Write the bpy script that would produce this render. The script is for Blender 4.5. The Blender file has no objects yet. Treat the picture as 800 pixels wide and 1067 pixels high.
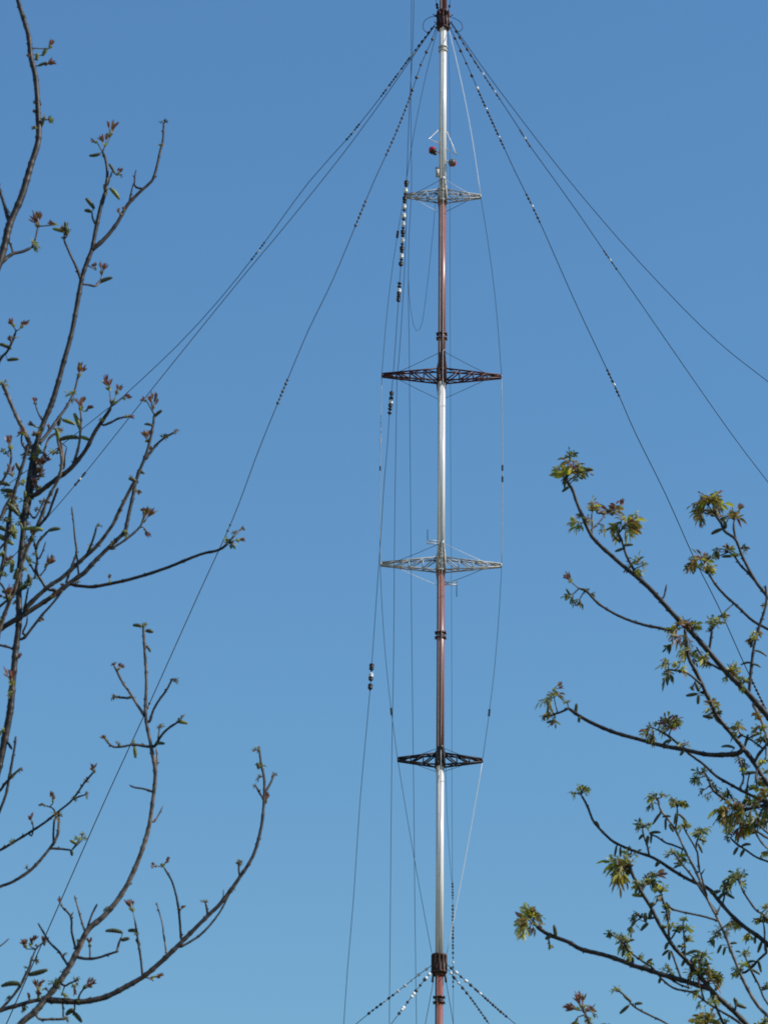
import bpy, math, random
from mathutils import Vector, Matrix
rad = math.radians
SC = bpy.context.scene
COL = SC.collection

# ---------------------------------------------------------------- camera
IW, IH = 800.0, 1067.0
VFOV = rad(18.0); PITCH = 22.5
F = IH / 2 / math.tan(VFOV / 2)              # focal length in photo pixels
CAM = Vector((0, 0, 1.6))
D = 520.0                                    # ground distance to the mast

def cam_axes(roll):
    p = rad(PITCH)
    fwd = Vector((0, math.cos(p), math.sin(p)))
    right = Vector((1, 0, 0)); up = Vector((0, -math.sin(p), math.cos(p)))
    c, s = math.cos(roll), math.sin(roll)
    return right * c + up * s, up * c - right * s, fwd

def ray(px, py, ax):
    r, u, f = ax
    return f + r * ((px - IW / 2) / F) + u * ((IH / 2 - py) / F)

def mast_px(y): return 461.5 - (y - 22) * 4.0 / 978.0
lo, hi = rad(-4), rad(4)
for _ in range(60):
    mid = (lo + hi) / 2
    ax = cam_axes(mid)
    a = ray(mast_px(22), 22, ax); b = ray(mast_px(1000), 1000, ax)
    if a.x / a.y - b.x / b.y > 0: hi = mid
    else: lo = mid
    # the mast must come out plumb
AX = cam_axes((lo + hi) / 2)
_a = ray(mast_px(22), 22, AX); _b = ray(mast_px(1000), 1000, AX)
if abs(_a.x / _a.y - _b.x / _b.y) > 1e-5:
    lo, hi = rad(-4), rad(4)
    for _ in range(60):
        mid = (lo + hi) / 2
        ax = cam_axes(mid)
        a = ray(mast_px(22), 22, ax); b = ray(mast_px(1000), 1000, ax)
        if a.x / a.y - b.x / b.y < 0: hi = mid
        else: lo = mid
    AX = cam_axes((lo + hi) / 2)
R_, U_, F_ = AX

def P(px, py, Y):
    d = ray(px, py, AX)
    return CAM + d * ((Y - CAM.y) / d.y)

def ppm(p):                                  # metres per photo pixel at a point
    return (p - CAM).dot(F_) / F

cd = bpy.data.cameras.new('camera'); cam = bpy.data.objects.new('camera', cd); COL.objects.link(cam)
cd.sensor_fit = 'VERTICAL'; cd.sensor_height = 24.0
cd.lens = 12.0 / math.tan(VFOV / 2)
cd.clip_start = 0.1; cd.clip_end = 20000
cam.matrix_world = Matrix((( R_.x, U_.x, -F_.x, CAM.x), (R_.y, U_.y, -F_.y, CAM.y), (R_.z, U_.z, -F_.z, CAM.z), (0, 0, 0, 1)))
cd.dof.use_dof = True; cd.dof.focus_distance = 480.0; cd.dof.aperture_fstop = 22.0
SC.camera = cam

# ---------------------------------------------------------------- light
SUN_EL, SUN_AZ = 41.0, 76.0                  # azimuth measured from the direction towards the camera, to the right
sd = Vector((math.sin(rad(SUN_AZ)) * math.cos(rad(SUN_EL)), -math.cos(rad(SUN_AZ)) * math.cos(rad(SUN_EL)), math.sin(rad(SUN_EL))))
W = bpy.data.worlds.new('World'); SC.world = W; W.use_nodes = True
nt = W.node_tree; nt.nodes.clear()
sky = nt.nodes.new('ShaderNodeTexSky'); sky.sky_type = 'NISHITA'; sky.sun_disc = False
sky.sun_elevation = rad(SUN_EL)
sky.sun_rotation = math.atan2(sd.x, sd.y)
sky.air_density = 2.0; sky.dust_density = 0.0; sky.ozone_density = 10.0; sky.altitude = 50
bg = nt.nodes.new('ShaderNodeBackground'); bg.inputs[1].default_value = 0.12
wb = nt.nodes.new('ShaderNodeMix'); wb.data_type = 'RGBA'; wb.blend_type = 'MULTIPLY'; wb.inputs[0].default_value = 1.0
wb.inputs[7].default_value = (.79, .965, 1.06, 1)
wo = nt.nodes.new('ShaderNodeOutputWorld')
nt.links.new(sky.outputs[0], wb.inputs[6]); nt.links.new(wb.outputs[2], bg.inputs[0]); nt.links.new(bg.outputs[0], wo.inputs[0])
ld = bpy.data.lights.new('sun', 'SUN'); ld.energy = 4.8; ld.angle = rad(0.5); ld.color = (1, .95, .87)
sun = bpy.data.objects.new('sun', ld); COL.objects.link(sun)
sun.rotation_euler = sd.to_track_quat('Z', 'Y').to_euler(); sun.location = (60, -40, 90)
SC.view_settings.view_transform = 'Standard'; SC.view_settings.look = 'None'
SC.cycles.filter_width = 1.8
SC.view_settings.exposure = 0.0; SC.view_settings.gamma = 1.0

# ---------------------------------------------------------------- materials
def mat(name, c1, c2=None, scale=5.0, rough=0.6, bump=0.0, metal=0.0, trans=0.0, detail=4.0, spec=0.5, stretch=None):
    m = bpy.data.materials.new(name); m.use_nodes = True
    t = m.node_tree; n = t.nodes; l = t.links; n.clear()
    out = n.new('ShaderNodeOutputMaterial'); b = n.new('ShaderNodeBsdfPrincipled')
    b.inputs['Roughness'].default_value = rough; b.inputs['Metallic'].default_value = metal
    b.inputs['Specular IOR Level'].default_value = spec
    tc = n.new('ShaderNodeTexCoord'); no = n.new('ShaderNodeTexNoise')
    no.inputs['Scale'].default_value = scale; no.inputs['Detail'].default_value = detail
    if stretch:
        mp = n.new('ShaderNodeMapping'); mp.inputs['Scale'].default_value = stretch
        l.new(tc.outputs['Object'], mp.inputs[0]); l.new(mp.outputs[0], no.inputs['Vector'])
    else: l.new(tc.outputs['Object'], no.inputs['Vector'])
    cr = n.new('ShaderNodeValToRGB'); c2 = c2 or c1
    cr.color_ramp.elements[0].position = .35; cr.color_ramp.elements[1].position = .65
    cr.color_ramp.elements[0].color = (*c1, 1); cr.color_ramp.elements[1].color = (*c2, 1)
    l.new(no.outputs['Fac'], cr.inputs[0]); l.new(cr.outputs[0], b.inputs['Base Color'])
    if bump:
        bp = n.new('ShaderNodeBump'); bp.inputs['Strength'].default_value = bump; bp.inputs['Distance'].default_value = 0.004
        l.new(no.outputs['Fac'], bp.inputs['Height']); l.new(bp.outputs[0], b.inputs['Normal'])
    if trans:
        tr = n.new('ShaderNodeBsdfTranslucent'); mx = n.new('ShaderNodeMixShader'); mx.inputs[0].default_value = trans
        l.new(cr.outputs[0], tr.inputs[0]); l.new(b.outputs[0], mx.inputs[1]); l.new(tr.outputs[0], mx.inputs[2])
        l.new(mx.outputs[0], out.inputs[0])
    else: l.new(b.outputs[0], out.inputs[0])
    return m

M = dict(
    white=mat('white_paint', (.70, .66, .62), (.84, .80, .75), 1.2, .24, stretch=(2, 2, .12)),
    red=mat('faded_red_paint', (.23, .075, .058), (.29, .11, .088), 1.0, .33, stretch=(2, 2, .12)),
    darkred=mat('dark_red_paint', (.060, .012, .011), (.10, .022, .016), 2.0, .45),
    collar=mat('blackened_red_paint', (.020, .006, .006), (.10, .016, .012), 1.6, .5),
    brown=mat('rusty_dark_paint', (.035, .016, .012), (.09, .035, .02), 2.5, .6),
    grey=mat('grey_steel', (.36, .34, .31), (.55, .53, .48), 2.0, .55),
    black=mat('black_steel', (.02, .014, .016), (.035, .02, .02), 2.0, .55),
    wire=mat('dark_wire', (.012, .012, .016), (.02, .02, .024), 1.0, .8, spec=.15),
    wirelt=mat('pale_wire', (.30, .30, .29), (.40, .40, .39), 1.0, .45),
    wirewh=mat('white_cord', (.66, .66, .64), (.72, .72, .7), 1.0, .5),
    porc=mat('brown_porcelain', (.018, .013, .014), (.028, .018, .016), 3.0, .42),
    porcw_glint=mat('white_porcelain_and_glint', (.75, .74, .72), (.82, .81, .8), 3.0, .18),  # white porcelain beads, and light glints painted as white on other beads
    lamp=mat('red_lamp_glass', (.42, .012, .025), (.5, .02, .03), 3.0, .12),
    lampdark=mat('lamp_housing', (.12, .11, .10), (.2, .18, .16), 3.0, .4),
    bark=mat('brown_bark', (.012, .009, .007), (.055, .040, .033), 45, .5, .25, spec=.3),
    barkpale=mat('grey_bark', (.035, .026, .022), (.22, .17, .14), 50, .6, .2, spec=.3),
    barkr=mat('olive_bark', (.012, .010, .008), (.055, .044, .038), 45, .5, .25, spec=.3),
    barkrp=mat('silvery_bark', (.06, .05, .045), (.24, .21, .19), 50, .55, .2, spec=.35),
    lg=mat('leaf_green', (.14, .18, .02), (.26, .30, .035), 40, .4, trans=.5),
    ly=mat('leaf_yellow_green', (.38, .38, .035), (.56, .52, .07), 40, .4, trans=.5),
    lb=mat('leaf_bronze', (.22, .135, .035), (.40, .27, .07), 40, .4, trans=.5),
    lr=mat('leaf_red', (.17, .055, .045), (.30, .12, .09), 40, .4, trans=.45),
    lp=mat('leaf_pink', (.36, .17, .14), (.48, .28, .22), 40, .5, trans=.4),
    ld=mat('leaf_dark_green', (.04, .06, .018), (.10, .125, .03), 40, .4, trans=.35),
    lf=mat('leaf_pale_green', (.30, .32, .12), (.46, .46, .22), 40, .5, trans=.45),
    cat=mat('catkin_olive', (.030, .038, .013), (.085, .095, .030), 160, .5, .5),
    catg=mat('catkin_green', (.10, .13, .02), (.22, .24, .05), 160, .5, .5),
    grass=mat('meadow_grass', (.09, .085, .045), (.15, .125, .075), .6, .9),
)

# ---------------------------------------------------------------- helpers
class MB:
    def __init__(s): s.v = []; s.f = []; s.m = []; s.mats = []
    def mi(s, m):
        if m not in s.mats: s.mats.append(m)
        return s.mats.index(m)
    def tube(s, pts, rs, m, n=8, cap=True):
        pts = [Vector(p) for p in pts]; k = s.mi(m); b0 = len(s.v)
        if not isinstance(rs, (list, tuple)): rs = [rs] * len(pts)
        t = (pts[1] - pts[0]).normalized()
        nrm = t.cross(Vector((0, 0, 1)))
        if nrm.length < .05: nrm = t.cross(Vector((1, 0, 0)))
        nrm.normalize()
        for i, p in enumerate(pts):
            t = (pts[min(i + 1, len(pts) - 1)] - pts[max(i - 1, 0)]).normalized()
            nrm = (nrm - t * nrm.dot(t)).normalized(); bn = t.cross(nrm)
            for j in range(n):
                a = 2 * math.pi * j / n
                s.v.append(p + (nrm * math.cos(a) + bn * math.sin(a)) * rs[i])
        for i in range(len(pts) - 1):
            for j in range(n):
                a = b0 + i * n + j; b = b0 + i * n + (j + 1) % n
                s.f.append((a, b, b + n, a + n)); s.m.append(k)
        if cap:
            s.f.append(tuple(b0 + j for j in range(n))[::-1]); s.m.append(k)
            e = b0 + (len(pts) - 1) * n
            s.f.append(tuple(e + j for j in range(n))); s.m.append(k)
    def lathe(s, c, axis, prof, m, n=12):
        c = Vector(c); axis = Vector(axis).normalized(); k = s.mi(m); b0 = len(s.v)
        u = axis.orthogonal().normalized(); v = axis.cross(u)
        for h, r in prof:
            for j in range(n):
                a = 2 * math.pi * j / n; s.v.append(c + axis * h + (u * math.cos(a) + v * math.sin(a)) * max(r, 1e-4))
        for i in range(len(prof) - 1):
            for j in range(n):
                a = b0 + i * n + j; b = b0 + i * n + (j + 1) % n
                s.f.append((a, b, b + n, a + n)); s.m.append(k)
        s.f.append(tuple(b0 + j for j in range(n))[::-1]); s.m.append(k)
        e = b0 + (len(prof) - 1) * n; s.f.append(tuple(e + j for j in range(n))); s.m.append(k)
    def box(s, c, hx, hy, hz, m):                       # half vectors
        c, hx, hy, hz = map(Vector, (c, hx, hy, hz)); b = len(s.v); k = s.mi(m)
        for z in (-1, 1):
            for y in (-1, 1):
                for x in (-1, 1): s.v.append(c + hx * x + hy * y + hz * z)
        for q in ((0, 2, 3, 1), (4, 5, 7, 6), (0, 1, 5, 4), (2, 6, 7, 3), (0, 4, 6, 2), (1, 3, 7, 5)):
            s.f.append(tuple(b + i for i in q)); s.m.append(k)
    def bar(s, a, b, w, m): s.tube([a, b], w * .5 * 1.3, m, 4)
    def blade(s, base, d, nrm, L, w, bend, m):
        k = s.mi(m); b0 = len(s.v); d = d.normalized(); side = d.cross(nrm).normalized(); nn = side.cross(d)
        prof = (.18, .72, 1.0, .78, .06); N = len(prof)
        for i, pw in enumerate(prof):
            t = i / (N - 1)
            c = base + d * (L * t * (1 - .25 * abs(bend) * t)) + Vector((0, 0, -1)) * (L * bend * t * t) 
            hw = w * pw * .5
            s.v += [c + side * hw + nn * hw * .45, c.copy(), c - side * hw + nn * hw * .45]
        for i in range(N - 1):
            a = b0 + i * 3
            s.f += [(a, a + 1, a + 4, a + 3), (a + 1, a + 2, a + 5, a + 4)]; s.m += [k, k]
    def mesh(s, name, org=Vector((0, 0, 0)), smooth=True):
        me = bpy.data.meshes.new(name)
        me.from_pydata([tuple(v - org) for v in s.v], [], s.f)
        for m in s.mats: me.materials.append(m)
        me.polygons.foreach_set('material_index', s.m)
        if smooth: me.polygons.foreach_set('use_smooth', [len(f) <= 4 for f in s.f])
        me.update(); return me
    def obj(s, name, parent=None, org=Vector((0, 0, 0)), smooth=True, **kw):
        o = bpy.data.objects.new(name, s.mesh(name, org, smooth)); COL.objects.link(o)
        if parent: o.parent = parent
        for k, v in kw.items(): o[k] = v
        return o

def thing(name, loc, label, category, group=None):
    o = bpy.data.objects.new(name, None); COL.objects.link(o); o.location = loc
    o.empty_display_size = .2
    o['label'] = label; o['category'] = category
    if group: o['group'] = group
    return o

def smooth_path(pts, step):                    # Catmull-Rom through the points
    pts = [Vector(p) for p in pts]
    if len(pts) == 2: ext = pts
    out = []
    q = [pts[0] * 2 - pts[1]] + pts + [pts[-1] * 2 - pts[-2]]
    for i in range(1, len(q) - 2):
        a, b, c, d = q[i - 1:i + 3]
        n = max(1, int((c - b).length / step))
        for k in range(n):
            t = k / n
            out.append(.5 * ((2 * b) + (c - a) * t + (2 * a - 5 * b + 4 * c - d) * t * t + (3 * b - a - 3 * c + d) * t ** 3))
    out.append(pts[-1]); return out

# ---------------------------------------------------------------- ground
g = MB(); k = g.mi(M['grass'])
N = 24; S = 6000.0
for j in range(N + 1):
    for i in range(N + 1):
        x = -S + 2 * S * i / N; y = -S + 2 * S * j / N
        g.v.append(Vector((x, y, 0)))
for j in range(N):
    for i in range(N):
        a = j * (N + 1) + i; g.f.append((a, a + 1, a + N + 2, a + N + 1)); g.m.append(k)
o = g.obj('ground'); o['kind'] = 'structure'

# ---------------------------------------------------------------- the mast
MX = P(mast_px(500), 500, D).x
def mz(y): return P(mast_px(y), y, D).z
def mp(px, py, dy=0.0): return P(px, py, D + dy)
RT = 0.665
BASE = Vector((MX, D, 0))
mast = thing('guyed_mast', BASE, 'tall red and white banded tubular mast with four truss cross arms against the sky', 'radio mast')

zr = [mz(y) for y in (5, 22, 205, 392, 590, 787, 996, 1008)]
def section(z0, z1, m, n=36):
    b = MB()
    b.tube([(MX, D, z0), (MX, D, z1)], RT, m, n)
    return b.obj('tube_section', mast, BASE)
z_above = mz(22)
ztop = z_above + 42
section(z_above, ztop, M['red'])
section(zr[2], z_above, M['white'])
section(zr[3], zr[2], M['red'])
section(zr[4], zr[3], M['white'])
section(zr[5], zr[4], M['red'])
section(zr[6], zr[5], M['white'])
section(zr[6] - 60, zr[6], M['red'])
section(0.0, zr[6] - 60, M['white'])

def flange(y, m, r=.92, h=.9, lugs=True):
    z = mz(y); b = MB()
    for s in (-1, 1):
        b.lathe((MX, D, z + s * h * .5), (0, 0, 1), [(-.10, .5), (-.10, r), (.10, r), (.10, .5)], m, 28)
    b.tube([(MX, D, z - h * .5), (MX, D, z + h * .5)], RT + .04, m, 28)
    if lugs:
        for a in range(8):
            t = a * math.pi / 4 + .3
            for s in (-1, 1):
                b.box((MX + math.cos(t) * (r + .04), D + math.sin(t) * (r + .04), z + s * h * .5), (.10, 0, 0), (0, .10, 0), (0, 0, .17), m)
    b.obj('flange', mast, BASE)
flange(350.5, M['darkred']); flange(662, M['darkred']); flange(1042, M['brown'])
flange(51.5, M['grey'], .86, .8, False)

def hub(y0, y1, r, m, knobs):
    z1, z0 = mz(y0), mz(y1); b = MB()
    h = z1 - z0
    b.lathe((MX, D, z0), (0, 0, 1), [(0, RT), (0, r), (h * .12, r), (h * .12, r * .93), (h * .88, r * .93), (h * .88, r), (h, r), (h, RT)], m, 24)
    for a in range(12):
        t = a * math.pi / 6
        c = Vector((math.cos(t), math.sin(t), 0))
        b.box(Vector((MX, D, (z0 + z1) / 2)) + c * r * .97, c * .09, Vector((-c.y, c.x, 0)) * .07, (0, 0, h * .46), m)
        if knobs:
            p = Vector((MX, D, z0 + h * (.2 if a % 2 else .75))) + c * r
            b.box(p, c * .28, Vector((-c.y, c.x, 0)) * .12, (0, 0, .22), m)
            b.tube([p + c * .2, p + c * .75 + Vector((0, 0, .3))], .09, m, 6)
    b.obj('guy_collar', mast, BASE)
hub(12, 30.5, 1.18, M['collar'], True)
hub(994.5, 1014, 1.28, M['brown'], False)
b = MB(); b.lathe((MX, D, mz(1017.5)), (0, 0, 1), [(0, RT), (.05, .9), (.5, .95), (.6, RT)], M['darkred'], 20)
b.obj('collar_skirt', mast, BASE)
for sx in (-1, 1):
    b = MB(); b.tube([Vector((MX + sx * .95, D - .3, mz(1013))), Vector((MX + sx * 1.12, D - .35, mz(1024)))], [.16, .2], M['brown'], 8)
    b.obj('shackle', mast, BASE)

def cable(px_pts, r, m, name='cable_loop', dy=-.8):
    b = MB(); b.tube(smooth_path([mp(x, y, dy) for x, y in px_pts], .25), r, m, 6); b.obj(name, mast, BASE)
cable([(454, 17), (449, 17.5), (443.5, 20.5), (440.7, 25.5), (441, 30), (443, 33), (446, 33.5), (449, 31.5)], .055, M['wire'])
cable([(470.5, 18), (475, 20), (479, 22.5), (481.7, 27), (480.8, 31), (478, 32.6), (474.5, 32)], .055, M['wire'])

def arm(y, L, m, wtip=.22, h=2.25, w=1.55, bays=4, stay=M['wire']):
    """four box-truss arms that taper to their tips, on one sleeve, tied tip to tip"""
    zc = mz(y)
    root = Vector((MX, D, zc))
    b = MB()                                       # sleeve round the tube
    b.tube([(MX, D, zc - h / 2 - .12), (MX, D, zc + h / 2 + .12)], RT + .07, m, 24)
    for s in (-1, 1):
        b.lathe((MX, D, zc + s * h / 2), (0, 0, 1), [(-.12, .6), (-.12, .93), (.12, .93), (.12, .6)], m, 24)
    b.obj('arm_sleeve', mast, BASE)
    for ang in (180, 0, 270, 90):
        c = Vector((math.cos(rad(ang)), math.sin(rad(ang)), 0)); s_ = Vector((-c.y, c.x, 0)); u = Vector((0, 0, 1))
        b = MB()
        def node(i, sw, sh):
            t = i / bays
            x = .72 + (L - .72) * t
            hh = (h * .5) * (1 - t) + .26 * t; ww = (w * .5) * (1 - t) + wtip * t
            return root + c * x + s_ * (ww * sw) + u * (hh * sh)
        for sw in (-1, 1):
            for sh in (-1, 1):
                b.bar(node(0, sw, sh), node(bays, sw, sh), .25 if m is M['black'] or m is M['darkred'] else .20, m)
        for i in range(bays + 1):
            if i < bays:
                for sw in (-1, 1):
                    q = -1 if (w > 1.1 and L > 8 and m is not M['grey']) else 1
                    b.bar(node(i, sw, q), node(i + 1, sw, -q), .16 if m is M['grey'] else .21, m)
                for sh in (-1, 1):
                    q = 1 if i % 2 else -1
                    b.bar(node(i, q, sh), node(i + 1, -q, sh), .13, m)
            if True:
                for sw in (-1, 1): b.bar(node(i, sw, -1), node(i, sw, 1), .17, m)
                for sh in (-1, 1): b.bar(node(i, -1, sh), node(i, 1, sh), .15, m)
        b.box(root + c * (L + .02), c * .16, s_ * (wtip + .12), u * .32, m)
        b.obj('cross_arm', mast, BASE)
    dirs = [Vector((-1, 0, 0)), Vector((0, -1, 0)), Vector((1, 0, 0)), Vector((0, 1, 0))]
    b = MB()
    for i in range(4):
        p = root + dirs[i] * (L * .86) ; q = root + dirs[(i + 1) % 4] * (L * .99)
        if i % 2: p, q = root + dirs[i] * (L * .99), root + dirs[(i + 1) % 4] * (L * .86)
        b.tube([p, (p + q) / 2 - Vector((0, 0, .08)), q], .045, stay if i in (1, 3) or m is M['black'] or m is M['darkred'] else M['wire'], 5)
    b.obj('tie_wire', mast, BASE)
    return root
A1 = arm(204.5, 6.85, M['grey'], bays=3, h=2.0, stay=M['wirewh'])
A2 = arm(391.8, 10.45, M['darkred'])
A3 = arm(588.5, 10.35, M['grey'], stay=M['wirewh'])
A4 = arm(792, 7.05, M['black'], bays=3, h=2.0)

# cable conduit and climbing rungs fixed to the tube
b = MB(); t_ = rad(-118); c_ = Vector((math.cos(t_), math.sin(t_), 0)) * (RT + .07)
b.tube([Vector((MX, D, 0)) + c_, Vector((MX, D, ztop)) + c_], .055, M['wirelt'], 6)
b.obj('cable_conduit', mast, BASE)
b = MB(); t_ = rad(20); c_ = Vector((math.cos(t_), math.sin(t_), 0)); e_ = Vector((-c_.y, c_.x, 0))
z = 2.0
while z < ztop - 1:
    b.tube([Vector((MX, D, z)) + c_ * RT - e_ * .16, Vector((MX, D, z)) + c_ * (RT + .16) - e_ * .16, Vector((MX, D, z)) + c_ * (RT + .16) + e_ * .16, Vector((MX, D, z)) + c_ * RT + e_ * .16], .018, M['grey'], 4)
    z += .42
b.obj('climbing_rungs', mast, BASE)
# antennas, lamps and small brackets
def bracket(pts, r, m, name, dy=0.0):
    b = MB(); b.tube([mp(x, y, dy) for x, y in pts], r, m, 6); b.obj(name, mast, BASE)
bracket([(461, 131.5), (446.6, 144.6), (461, 151.3)], .11, M['white'], 'strut_frame', -.5)
bracket([(465.4, 137.5), (475.6, 161.3), (464.5, 155)], .11, M['white'], 'strut_frame', -.2)
def obstruction_lamp(px, py, tilt, dy, body, lens, ay=-.25):
    c = mp(px, py, dy)
    b = MB(); q = mp(mast_px(py), py + (3.5 if tilt < 0 else -3.5), 0)
    b.tube([c + (q - c) * .2, q], [.10, .16], M['white'], 8)
    br = b.obj('lamp_bracket', mast, BASE)
    a = Vector((math.sin(rad(tilt)), ay, math.cos(rad(tilt)))).normalized()
    b = MB(); b.lathe(c - a * .55, a, [(0, .25), (.02, .55), (.3, .68), (.55, .70)], body, 16)
    b.obj('lamp_housing', mast, BASE)
    b = MB(); b.lathe(c - a * .02, a, [(0, .68), (.2, .70), (.45, .62), (.65, .42), (.78, .16), (.8, .02)], lens, 18)
    b.obj('red_lamp', mast, BASE)
    b = MB(); b.lathe(c - a * .06, a, [(0, .66), (0.01, .82), (.09, .82), (.10, .66)], body, 18)
    b.box(c - a * .62 + Vector((.1, 0, -.1)), (.3, 0, 0), (0, .2, 0), (0, 0, .2), body)
    b.obj('lamp_rim', mast, BASE)
obstruction_lamp(450.6, 156.8, -35, -.6, M['brown'], M['lamp'])
obstruction_lamp(471.2, 169.6, 112, -.3, M['lampdark'], M['lamp'], .9)
b = MB(); c = mp(455.6, 180, -.4); b.box(c, (.32, 0, 0), (0, .25, 0), (0, 0, .82), M['grey'])
b.box(c + Vector((0, 0, .86)), (.36, 0, 0), (0, .29, 0), (0, 0, .06), M['black'])
b.tube([c + Vector((-.1, 0, .8)), c + Vector((-.22, 0, 1.25))], .05, M['black'], 6)
b.box(c + Vector((.3, .1, .2)), (.25, 0, 0), (0, .06, 0), (0, 0, .06), M['grey'])
b.obj('junction_box', mast, BASE)
def whip(px0, px1, ya, yb, wy, dy):
    b = MB()
    for y in (ya, yb): b.tube([mp(px0, y, dy), mp(px1, y, dy)], .12, M['wirewh'], 6)
    b.tube([mp(px1, (ya + yb) / 2, dy), mp(px1, wy, dy)], .07, M['wire'], 6)
    b.tube([mp(px1 , ya - .5, dy), mp(px1, yb + .5, dy)], .12, M['grey'], 6)
    b.obj('whip_antenna', mast, BASE)
whip(458, 445.3, 563.6, 566.4, 551.5, -.5)
whip(463, 475.6, 606.6, 609.2, 622, .2)

# ---------------------------------------------------------------- wires
def insul_mesh(r, m, kind):
    b = MB()
    if kind == 'egg':
        b.lathe((0, 0, -r), (0, 0, 1), [(-r * .35, r * .16), (0, r * .3), (r * .2, r * .85), (r * .6, r), (r * .8, r * .62), (r * 1.0, r * .98), (r * 1.25, r * .6), (r * 1.45, r * .95), (r * 1.75, r * .8), (2 * r, r * .3), (r * 2.35, r * .16)], m, 12)
    elif kind == 'disc':
        b.lathe((0, 0, -r * .55), (0, 0, 1), [(0, r * .35), (0.05 * r, r), (r * .35, r * .95), (r * .7, r * .45), (r * 1.1, r * .35)], m, 12)
    elif kind == 'rod':
        prof = []
        for i in range(7): prof += [(i * r * .8, r * .5), (i * r * .8 + r * .3, r), (i * r * .8 + r * .45, r * .5)]
        b.lathe((0, 0, -r * 2.8), (0, 0, 1), prof, m, 10)
    me = b.mesh('insulator'); return me
INS = {}
def insulator(parent, org, p, d, r, m, kind='egg'):
    key = (round(r, 2), m, kind)
    if key not in INS: INS[key] = insul_mesh(r, M[m], kind)
    o = bpy.data.objects.new('insulator', INS[key]); COL.objects.link(o); o.parent = parent
    o.location = p - org; o.rotation_euler = d.to_track_quat('Z', 'Y').to_euler()
    if m == 'porcw_glint': o['label'] = 'white insulator, for porcelain and for painted light glints'
    return o

def wire(name, cat, label, group, pts, d0, d1, r, m, beads=(), ext=None, rp=None):
    """pts: photo points down the wire; its ground distance runs from d0 to d1 along it"""
    L = [0]
    for a, b_ in zip(pts, pts[1:]): L.append(L[-1] + math.hypot(a[0] - b_[0], a[1] - b_[1]))
    w3 = [P(x, y, d0 + (d1 - d0) * l / L[-1]) for (x, y), l in zip(pts, L)]
    path = smooth_path(w3, 4.0)
    if ext:                                           # carry on down to its anchor in the ground
        a, b_ = path[-6] if len(path) > 6 else path[0], path[-1]; d = (b_ - a).normalized()
        k_ = b_.z / -d.z
        path += [b_ + d * k_ * t for t in (.25, .5, .75, 1.0)]
    org = path[0].copy()
    t = thing(name, org, label, cat, group)
    b = MB(); b.tube(path, r, M[m], 6); b.obj('cable', t, org)
    # beads placed by photo height
    scr = [(p, (IH / 2 - (p - CAM).dot(U_) / (p - CAM).dot(F_) * F)) for p in path]
    for (y, br, bm, kind) in beads:
        for (p, yp), (q, yq) in zip(scr, scr[1:]):
            if (yp - y) * (yq - y) <= 0 and yp != yq:
                u = (y - yp) / (yq - yp); insulator(t, org, p.lerp(q, u), (q - p).normalized(), br, bm, kind); break
    return t

def run(y0, y1, n, r, white=(), kind='egg'):
    return [(y0 + (y1 - y0) * i / max(1, n - 1), r * (1.10 + .16 * math.sin(i * 2.3)), 'porcw_glint' if i in white else 'porc', kind) for i in range(n)]  # white beads: some porcelain, some a light glint put into the colour

GG = 'guy wires fanning from the upper collar of the mast'
GR = .060
wire('guy_wire', 'guy wire', 'uppermost left guy wire of the top fan, with bright insulator beads near the mast', GG,
     [(453.4, 25), (426.2, 61), (402.6, 93), (365, 141), (322, 189.5), (268, 263), (228, 313), (185, 360), (128, 413.6), (107, 430), (62, 465.6), (0, 511)],
     D, D + 30, .062, 'wire', run(30, 61, 8, .23, (6,)) + run(63, 100, 14, .19, (4, 10)) + run(130, 145, 7, .19, (3,)) + run(253, 270, 7, .18, (3,)), True)
wire('guy_wire', 'guy wire', 'left guy wire of the top fan just below the bead strung uppermost one', GG,
     [(452.5, 27), (426.5, 64), (400, 102), (357.5, 160), (300, 232), (250, 292), (195, 360), (143, 425), (86, 496.5), (49, 540), (0, 596)],
     D, D - 20, .070, 'wire', run(493, 505, 7, .19, (3,)), True)
wire('guy_wire', 'guy wire', 'steepest left guy wire of the top fan, running down past the lower left twigs', GG,
     [(454.2, 29), (450, 42), (438.5, 67), (427.5, 100), (411, 142), (390, 188), (375, 224), (347, 291), (321, 345), (297, 402), (270, 468), (243, 540), (208, 617), (156, 733), (107, 840), (49, 972), (7.5, 1066)],
     D, D - 170, .068, 'wire', run(41, 94, 5, .25) + run(98, 161, 16, .19) + run(210, 235, 7, .20) + run(396, 420, 7, .19) + run(547, 553, 2, .15) + run(733, 742, 3, .15), True)
wire('guy_wire', 'guy wire', 'outermost right guy wire of the top fan, thin and without beads', GG,
     [(469, 22), (501, 68), (529, 106), (586, 180), (645, 250), (690, 299), (730, 340), (765, 371), (800, 398)],
     D, D + 5, .062, 'wire', (), True)
wire('guy_wire', 'guy wire', 'middle right guy wire of the top fan, beaded beside the outermost one', GG,
     [(470, 24.5), (494.5, 64), (521, 104), (540, 133), (551, 151), (572, 180), (602, 222), (632, 266), (667, 316), (700, 364), (760, 450), (800, 503)],
     D, D + 45, .070, 'wire', run(33, 64, 6, .25) + run(66, 103, 11, .20, (3, 8)) + run(136, 152, 7, .19, (3,)) + run(262, 280, 7, .19, (3,)), True)
wire('guy_wire', 'guy wire', 'steepest right guy wire of the top fan, passing behind the right tree', GG,
     [(469, 29), (486, 66.5), (505, 110), (525, 154), (537, 180), (561, 229), (600, 317), (640, 402), (661, 450), (693, 515), (722, 580), (748, 632), (774, 690), (800, 745)],
     D, D - 130, .066, 'wire', run(40, 92, 5, .25, (4,)) + run(95, 154, 17, .20, (5, 13)) + run(203, 231, 8, .19, (3,)) + run(386, 412, 8, .19, (4,)) + run(708, 738, 9, .17), True)
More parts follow.
